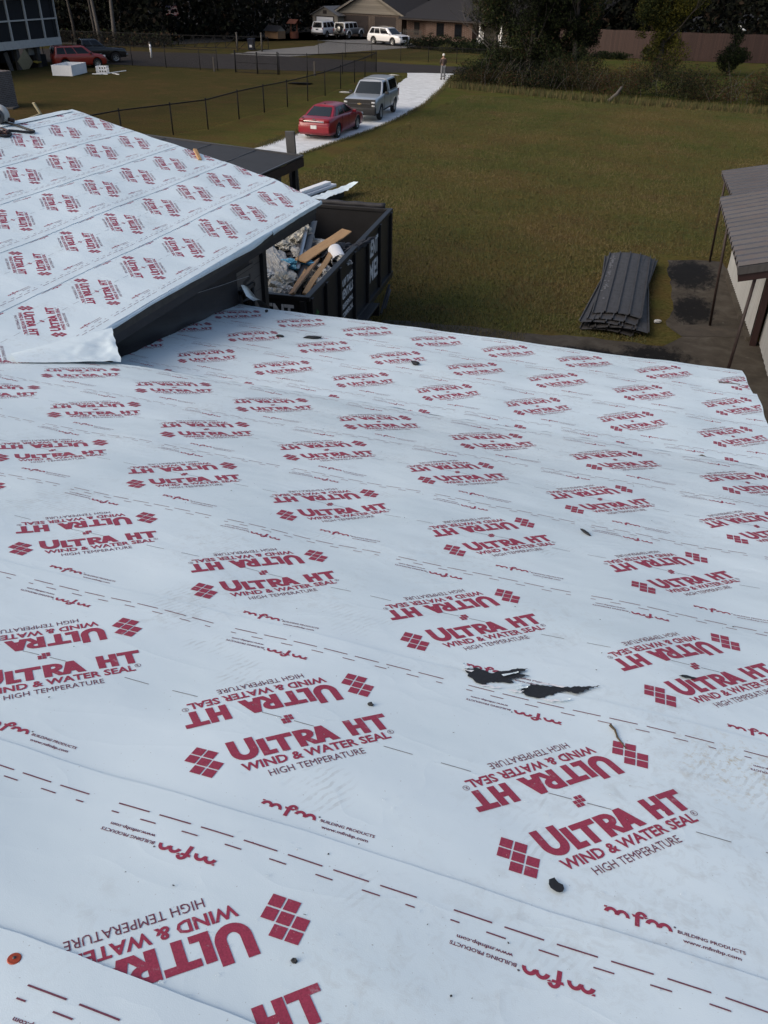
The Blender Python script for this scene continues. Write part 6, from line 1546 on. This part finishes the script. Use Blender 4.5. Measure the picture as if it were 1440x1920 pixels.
m.build('stars', 'flag_white', fl); m = MB(); m.tube([(-1.3, .6, .30), (-.02, 0, .55), (.0, 0, 1.1)], .02, 6); m.build('staff', 'grey_metal', fl)
bd = thing('bird', 'white long legged bird perched on top of the board fence', 'bird', (4.2, 96.92, 2.43), R(200)); bd.scale = (.8, .8, .8)
m = MB(); m.tube([(-.42, 0, .38), (-.2, 0, .42), (.0, 0, .46), (.2, 0, .50), (.30, 0, .62), (.30, 0, .80), (.40, 0, .86)], [.02, .10, .13, .10, .045, .035, .05], 10); m.tube([(.43, 0, .86), (.60, 0, .83)], [.025, .006], 6); m.build('body', 'bird_white', bd, True)
for s in (1, -1): m = MB(); m.tube([(.0, s * .05, .36), (-.02, s * .05, .18), (.02, s * .05, 0)], .014, 5); m.build('leg', 'dark_metal', bd)
# ------------------------------------------------------------------ trees, brush and woods
def leafmat(name, c, var=.34):
    n = N(name); g = n.new('ShaderNodeNewGeometry')
    f = n.math('ADD', n.math('MULTIPLY', g.outputs['Random Per Island'], .7), n.math('MULTIPLY', n.noise(n.pos(), .9, 3, .5), .3))
    n.color(n.ramp(f, [(.1, tuple(x * (1 - var) for x in c)), (.9, tuple(x * (1 + var) for x in c))])); n.set(Roughness=.85, Specular_IOR_Level=.06); return n.m
leafmat('leaf_dark', (0.0198, 0.0277, 0.0119)); leafmat('leaf_mid', (0.0343, 0.0422, 0.0145)); leafmat('leaf_olive', (0.0581, 0.0568, 0.0172)); leafmat('leaf_lime', (0.0891, 0.0858, 0.0172))
leafmat('leaf_brown', (0.0475, 0.0304, 0.0185)); leafmat('leaf_rust', (0.0660, 0.0238, 0.0132)); leafmat('leaf_grey', (0.0541, 0.0515, 0.0409)); leafmat('leaf_black', (0.0086, 0.0106, 0.0073)); leafmat('wood_black', (0.00576, 0.00688, 0.00576)); leafmat('wood_dark', (0.01264, 0.01472, 0.00944)); leafmat('wood_brown', (0.02175, 0.01590, 0.01185)); leafmat('leaf_hedge', (0.0119, 0.0185, 0.0086)); leafmat('straw', (0.0792, 0.0660, 0.0383))
def vnoise(p, s):
    return np.sin(p[:, 0] * s + 1.7 * np.sin(p[:, 1] * s * .8 + 1)) + np.sin(p[:, 1] * s * 1.1 + 1.3 * np.sin(p[:, 2] * s + 2)) + np.sin(p[:, 2] * s * 1.2 + 1.5 * np.sin(p[:, 0] * s * .9))
def leaf_points(ells, n, seed, gap=-.6, gs=1.6, shell=.5):
    """points inside a union of ellipsoids (cx,cy,cz,rx,ry,rz), thinned into clumps"""
    rn = np.random.default_rng(seed); E = np.array(ells, float); vol = E[:, 3] * E[:, 4] * E[:, 5]; out = []
    got = 0
    while got < n:
        k = rn.choice(len(E), 3 * n, p=vol / vol.sum()); d = rn.normal(size=(3 * n, 3)); d /= np.linalg.norm(d, axis=1)[:, None]
        r = rn.random(3 * n) ** (shell / 1.5 if shell > 0 else .33)
        p = E[k, :3] + d * r[:, None] * E[k, 3:] * (1 + .12 * vnoise(d * 3 + k[:, None], 1.3)[:, None])
        p = p[(p[:, 2] > .03) & (vnoise(p, gs) + .5 * vnoise(p, gs * 2.7) > gap + rn.normal(0, .5, len(p)))]
        out.append(p); got += len(p)
    return np.concatenate(out)[:n]
def leaves(P, size, seed, droop=0.0, asp=.55):
    rn = np.random.default_rng(seed); n = len(P); a = rn.normal(size=(n, 3)); a[:, 2] -= droop; a /= np.linalg.norm(a, axis=1)[:, None]
    b = rn.normal(size=(n, 3)); b -= a * (a * b).sum(1)[:, None]; b /= np.linalg.norm(b, axis=1)[:, None]
    s = rn.uniform(.55, 1.35, (n, 1)) * size; c = np.cross(a, b) * s * .18
    V = np.stack([P - a * s * .5, P + b * s * asp * .5 + c, P + a * s * .5, P - b * s * asp * .5 + c], 1).reshape(-1, 3)
    return V, np.arange(4 * n).reshape(n, 4)
def foliage(name, ells, n, size, mats, w, seed, parent=None, gap=-.6, gs=1.6, shell=.5, droop=0.0, asp=.55):
    P = leaf_points(ells, n, seed, gap, gs, shell); V, F = leaves(P, size, seed + 1, droop, asp); rn = np.random.default_rng(seed + 2)
    c = vnoise(P, .8) / 3 + rn.normal(0, .45, len(P)); q = np.argsort(np.argsort(c)) / len(c); mi = np.searchsorted(np.cumsum(w) / np.sum(w), q).clip(0, len(mats) - 1)
    if parent is not None: V = V - np.array(parent_world(parent))
    return np_mesh(name, V, F, mats, parent, mi)
def limbs(m, base, h, r, seed, n=7, spread=.55, lean=(0, 0), wob=.12, up=.8, first=.3, depth=2, sides=7):
    rn = random.Random(seed); b = Vector(base); pts = []; k = 8
    for i in range(k + 1): t = i / k; pts.append(b + Vector((lean[0] * t + wob * h * .1 * math.sin(t * 5 + seed), lean[1] * t + wob * h * .1 * math.cos(t * 4 + seed), h * t)))
    m.tube(pts, [r * (1.35 if i == 0 else 1) * (1 - .75 * i / k) for i in range(k + 1)], sides)
    def branch(p, d, L, rr, dep):
        q = [p]
        for i in range(4): d = (d + Vector((rn.uniform(-.22, .22), rn.uniform(-.22, .22), rn.uniform(-.05, .18)))).normalized(); q.append(q[-1] + d * L / 4)
        m.tube(q, [rr * (1 - .8 * i / 4) for i in range(5)], 5 if dep else 3)
        if dep > 0:
            for s in range(3): i = rn.randint(1, 4); dd = (d + Vector((rn.uniform(-.8, .8), rn.uniform(-.8, .8), rn.uniform(-.2, .6)))).normalized(); branch(q[i], dd, L * .55, rr * .5, dep - 1)
    for j in range(n):
        t = first + (1 - first) * (j + .5) / n; i = min(int(t * k), k - 1); p = pts[i].lerp(pts[i + 1], t * k - i); a = rn.uniform(0, 6.28)
        branch(p, Vector((math.cos(a) * spread, math.sin(a) * spread, up)).normalized(), h * rn.uniform(.25, .42), r * .42 * (1 - .5 * t), depth - 1)
def tree(name, label, base, h, r, crown, n, size, mats, w, seed, cat='tree', group=None, bark='bark', gap=-.6, gs=1.5, shell=.5, lean=(0, 0), limb=7, first=.3, spread=.6, up=.7, depth=2, droop=.2, asp=.5):
    t = thing(name, label, cat, (base[0], base[1], 0), 0, group); m = MB(); limbs(m, (0, 0, 0), h, r, seed, limb, spread, lean, first=first, up=up, depth=depth); m.build('trunk', bark, t, True)
    if crown: foliage('crown', [(base[0] + e[0], base[1] + e[1]) + tuple(e[2:]) for e in crown], n, size, mats, w, seed, t, gap, gs, shell, droop, asp)
    return t
# big shaggy evergreen mass at the end of the drive
tree('evergreen_tree', 'big shaggy dark evergreen rising behind the brush to the right of the person', (-11.8, 71.5), 9.5, .30, [(-1.6, 0, 5.6, 3.2, 3.0, 2.6), (1.2, .5, 3.2, 2.3, 2.4, 2.2), (-2.6, 0, 7.2, 2.8, 2.6, 2.2), (.4, 0, 7.4, 3.2, 3, 2.6), (-.6, -.6, 3.4, 2.0, 2.0, 1.9), (-3.3, .3, 4.6, 1.7, 1.6, 1.2), (-1.2, -.4, 1.6, 2.4, 2.0, 1.7), (1.6, 0, 1.4, 2.0, 1.8, 1.5), (2.6, .4, 4.6, 1.8, 1.8, 2.2)], 46000, .19, ['leaf_black', 'leaf_dark', 'leaf_mid', 'leaf_brown', 'leaf_grey'], [2.6, 4, 2, 1.2, 1.6], 11, gap=-.3, droop=.6, asp=.35, lean=(.3, 0), limb=12, first=.12)
tree('evergreen_tree', 'dark leaning evergreen between the shaggy one and the bare grey tree', (-8.6, 72.5), 8.6, .24, [(.2, 0, 4.8, 1.7, 1.8, 2.7), (-.4, 0, 2.4, 1.9, 1.8, 1.7), (.2, .3, 7.4, 2.0, 2, 2.0), (.6, 0, 3.4, 1.3, 1.4, 1.5)], 24000, .18, ['leaf_black', 'leaf_dark', 'leaf_brown', 'leaf_mid'], [4, 4, 1.6, 1], 14, gap=-.25, droop=.5, asp=.4, limb=9, first=.15)
tree('evergreen_tree', 'broad low evergreen filling the gap beside the bare grey tree', (-10.2, 74.5), 7.0, .20, [(0, 0, 2.4, 2.4, 2.0, 2.3), (-.6, 0, 4.8, 2.2, 1.8, 2.2), (.6, 0, 6.2, 1.8, 1.8, 1.6), (-2.6, -1, 1.6, 1.6, 1.4, 1.6)], 26000, .18, ['leaf_black', 'leaf_dark', 'leaf_mid', 'leaf_brown'], [3, 4, 1.4, 1.2], 15, gap=-.6, droop=.5, asp=.4, limb=9, first=.12)
# hazy leafless twigs hanging in front of the porch
tree('bare_tree', 'grey leafless tree with fine drooping twigs in front of the far porch', (-14.9, 73.2), 7.5, .16, [(0, 0, 4.6, 2.6, 1.8, 2.2), (-1.4, 0, 5.6, 1.8, 1.6, 1.4)], 2600, .34, ['leaf_grey', 'leaf_mid', 'straw'], [3, 2, 1], 17, bark='twig_grey', gap=.3, droop=.9, asp=.10, limb=16, first=.2, spread=.9, up=.45, depth=3)
tree('bare_tree', 'bare grey tree with upswept pale limbs standing before the board fence', (-9.75, 79.2), 10.5, .21, [(0, 0, 7, 1.8, 1.6, 3)], 500, .22, ['leaf_rust', 'leaf_brown'], [1, 1], 19, bark='twig_grey', gap=.6, limb=17, first=.16, spread=.42, up=1.0, depth=3)
tree('cypress_tree', 'yellow green vine clad tree in front of the board fence', (-2.35, 80.5), 9.5, .26, [(-.4, 0, 6.6, 2.9, 2.4, 3.0), (1.0, 0, 5.6, 1.9, 1.8, 1.7), (-1.2, 0, 4.7, 1.4, 1.4, 1.1), (0, 0, 3.1, 1.25, 1.2, 1.5), (.25, 0, 1.7, 1.55, 1.4, 1.5), (-1.9, 0, 3.1, .55, .5, .55)], 36000, .17, ['leaf_dark', 'leaf_mid', 'leaf_olive', 'leaf_lime'], [1.4, 2, 3, 3], 23, gap=-1.5, droop=.4, limb=9, first=.2)
tree('small_tree', 'small dark green tree of two rounded heads before the board fence at right', (3.2, 84.0), 3.2, .09, [(-.1, 0, 1.35, 1.25, 1.2, 1.15), (.15, 0, 2.75, .62, .6, .75), (.95, 0, 1.5, .6, .6, .6)], 4200, .17, ['leaf_black', 'leaf_dark', 'leaf_hedge'], [2, 3, 2], 27, gap=-1.0, limb=6, first=.25)
for x, y, rx, rz, lb, sd in ((-7.7, 95.4, 2.1, .60, 'long low dark hedge at the foot of the board fence', 31), (-3.9, 95.2, .95, 1.05, 'dark squared bush at the foot of the board fence', 33), (-11.0, 93.5, 1.3, .8, 'loose grey green bush at the left end of the board fence', 35)):
    t = thing('bush', lb, 'bush', (x, y, 0)); foliage('foliage', [(x, y, rz * .55, rx, .8, rz * .62), (x + rx * .4, y, rz * .5, rx * .6, .8, rz * .6), (x - rx * .4, y, rz * .5, rx * .6, .8, rz * .6)], 1600, .16, ['leaf_black', 'leaf_hedge', 'leaf_dark'] if sd != 35 else ['leaf_dark', 'leaf_mid', 'leaf_grey'], [2, 3, 2], sd, t, gap=-1.6)
    m = MB(); m.tube([(0, 0, 0), (0, 0, rz * .6)], .04, 5); m.build('stem', 'bark', t)
# clipped hedge before the brick wing
for o in list(bpy.data.objects):
    if o.name == 'hedge': bpy.data.objects.remove(o)
hp = [(-28.8, 97.4), (-26.9, 96.8), (-25.0, 96.1), (-23.0, 95.4), (-21.2, 94.8)]
t = thing('hedge', 'dark clipped hedge along the front of the brick wing', 'hedge', (-25, 96.1, 0))
foliage('foliage', [(x, y + .4, .45, 1.35, .8, .62) for x, y in hp] + [(x + .8, y + 2.4, .6, 1.35, .7, .75) for x, y in hp], 7000, .18, ['leaf_black', 'leaf_hedge', 'leaf_dark'], [3, 3, 1], 41, t, gap=-1.6)
m = MB()
for x, y in hp: m.tube([(x + 25, y + .4 - 96.1, 0), (x + 25, y + .4 - 96.1, .5)], .03, 5)
m.build('stem', 'bark', t)
t = thing('bush', 'pale grey green tuft in front of the clipped hedge', 'bush', (-24.4, 94.8, 0)); foliage('foliage', [(-24.4, 94.8, .35, .9, .5, .45)], 700, .22, ['leaf_mid', 'leaf_olive', 'leaf_grey'], [1, 1, 1], 43, t, gap=-2, asp=.2)
# tangled brush between the lawn and the far yard
EB = []
rb = random.Random(5)
x = -16.2
while x < 24:
    yc = 66.2 - .23 * (x + 16) + .004 * (x + 16) ** 2 + rb.uniform(-.3, .3); hgt = rb.uniform(.8, 1.35) * (1.15 if x > -7 else 1.0) if x > -14.8 else .75
    EB.append((x, yc + 1.1, hgt * .6, rb.uniform(.9, 1.5), 1.2, hgt * .8)); EB.append((x + rb.uniform(-.4, .4), yc + 2.8, hgt * .75, 1.3, 1.3, hgt * rb.uniform(.85, 1.15))); x += rb.uniform(.8, 1.2)
o = foliage('undergrowth', EB, 80000, .115, ['leaf_black', 'leaf_dark', 'leaf_brown', 'leaf_mid', 'leaf_grey', 'leaf_rust'], [3.5, 4, 4, 1.4, .5, .5], 51, None, gap=-.9, gs=1.1, asp=.4)
tag(o, 'tangled brown and green brush along the far edge of the lawn', 'brush', kind='stuff')
EB2 = [(xx, 71.5 - .16 * (xx + 12) + .8 * math.sin(xx), .9, 1.6, 1.8, 1.6 + .5 * math.sin(xx * 1.3)) for xx in np.arange(-15.5, -6.5, .9)] + [(xx, 68.8, .6, 1.2, 1.2, .9) for xx in np.arange(-15.8, -9, .9)]
o = foliage('undergrowth', EB2, 34000, .125, ['leaf_black', 'leaf_dark', 'leaf_hedge', 'leaf_brown', 'leaf_rust'], [4, 4, 3, 1, .35], 53, None, gap=-.8, asp=.45)
tag(o, 'darker leafy thicket at the end of the pale driveway', 'thicket', kind='stuff')
m = MB(); rb = random.Random(9)
for k in range(240):
    xx = rb.uniform(-15, 22); yy = 66.4 - .23 * (xx + 16) + .004 * (xx + 16) ** 2 + rb.uniform(.2, 3.6); L = rb.uniform(.7, 2.1); a = rb.uniform(0, 6.28); ln = rb.uniform(.1, .9); p = Vector((xx, yy, rb.uniform(0, .5))); d = Vector((math.cos(a) * ln, math.sin(a) * ln, 1)).normalized()
    m.tube([p, p + d * L * .5, p + (d + Vector((rb.uniform(-.3, .3), rb.uniform(-.3, .3), -.1))).normalized() * L], [.014, .010, .004], 3)
tag(m.build('dry_stems', 'twig_grey'), 'pale dry stems and twigs sticking out of the brush', 'stems', kind='stuff')
lg = thing('fallen_log', 'short broken grey log leaning at the front of the brush', 'log', (-4.35, 61.9, 0)); m = MB(); m.tube([(-.35, 0, .08), (.1, .2, .5), (.35, .3, .95)], [.13, .11, .07], 8); m.build('log', 'bark_pale', lg, True)
tufts('tall_grass', 'tall dull grass along the foot of the brush', [(-16.4, 65.6, .3), (-11.5, 64.0, .35), (-6.0, 62.4, .4), (-1, 61.6, .4), (5, 60.9, .4), (14, 61.5, .4), (24, 63, .4)], 9000, .18, .55, ['grass_olive', 'grass_tan', 'grass_green'], 7, w=.02)
# the woods: one dark mass each side, with single trunks at its edge
def wood(name, label, boxes, n, size, seed, mats=('wood_black', 'wood_dark', 'wood_brown'), w=(4, 1.6, .5)):
    rn = np.random.default_rng(seed); B = np.array(boxes, float); A = (B[:, 1] - B[:, 0]) * (B[:, 3] - B[:, 2]); k = rn.choice(len(B), n, p=A / A.sum())
    P = np.c_[B[k, 0] + rn.random(n) * (B[k, 1] - B[k, 0]), B[k, 2] + rn.random(n) ** 1.4 * (B[k, 3] - B[k, 2]), rn.random(n) ** 1.15 * B[k, 4]]
    P = P[vnoise(P, .45) + .5 * vnoise(P, 1.3) > -1.3]; V, F = leaves(P, size, seed + 1, .2, .6); mi = rn.choice(len(mats), len(P), p=np.array(w) / sum(w))
    return tag(np_mesh(name, V, F, list(mats), None, mi), label, 'woods', kind='stuff')
wood('woods', 'dark dense woods beyond the road at the left', [(-150, -56, 90, 118, 13), (-62, -50, 98, 128, 13), (-130, -66, 86.5, 92, 3.0)], 80000, .60, 61)
wood('woods', 'dark dense woods behind the shed and the brick house', [(-56, -6, 126, 150, 15)], 40000, .7, 63)
wood('woods', 'dark dense woods behind the tall board fence', [(-16, 70, 101.5, 124, 13), (-30, -8, 112, 128, 14)], 60000, .55, 65, ('wood_black', 'wood_dark', 'wood_brown'), (4, 2, .7))
wood('woods', 'deep dark woods receding far behind the first trees', [(-300, 260, 128, 330, 22)], 26000, 3.0, 69)
wood('scrub', 'low brown scrub at the foot of the left woods', [(-100, -53, 86.0, 90.5, 1.3)], 6000, .32, 67, ('wood_dark', 'leaf_brown', 'leaf_black', 'leaf_dark'), (3, 1.2, 1.5, .8))
TG = 'tall trunks at the edge of the left woods'
for k, (x, y, r, h, bk, lb) in enumerate(((-64.8, 87.3, .17, 15, 'bark', 'thin dark trunk at the woods edge, left of the close pair'), (-63.0, 88.6, .15, 15, 'bark', 'thin grey trunk at the woods edge behind the raised house'), (-60.9, 86.7, .20, 16, 'bark_pale', 'left one of the close pair of pale trunks at the woods edge'), (-59.2, 87.1, .22, 16, 'bark_pale', 'right one of the close pair of pale trunks at the woods edge'), (-61.4, 100.2, .50, 19, 'bark_pale', 'thickest pale trunk in the woods, with the flag beside it'), (-59.6, 100.0, .24, 17, 'bark_pale', 'slimmer pale trunk rising beside the thickest one'), (-56.0, 103.5, .16, 16, 'bark', 'slender dark trunk right of the flag in the woods'), (-54.8, 112.0, .2, 16, 'bark', 'dim trunk deep in the woods above the farm gate'), (-54.0, 119.0, .26, 17, 'bark_pale', 'pale forked trunk at the woods edge behind the dog house'), (-69.0, 89, .15, 15, 'bark', 'dim trunk at the far left of the woods edge'), (-58.0, 95.0, .12, 13, 'bark', 'thin sapling trunk between the pale pair and the flag'))):
    tree('forest_tree', lb, (x, y), h, r, [(0, 0, h * .85, 3, 3, 3.2)], 500, .6, ['leaf_black', 'leaf_dark'], [1, 1], 70 + k, group=TG, bark=bk, gap=-.8, limb=6, first=.55, depth=1, lean=(rb.uniform(-.8, .3), 0))
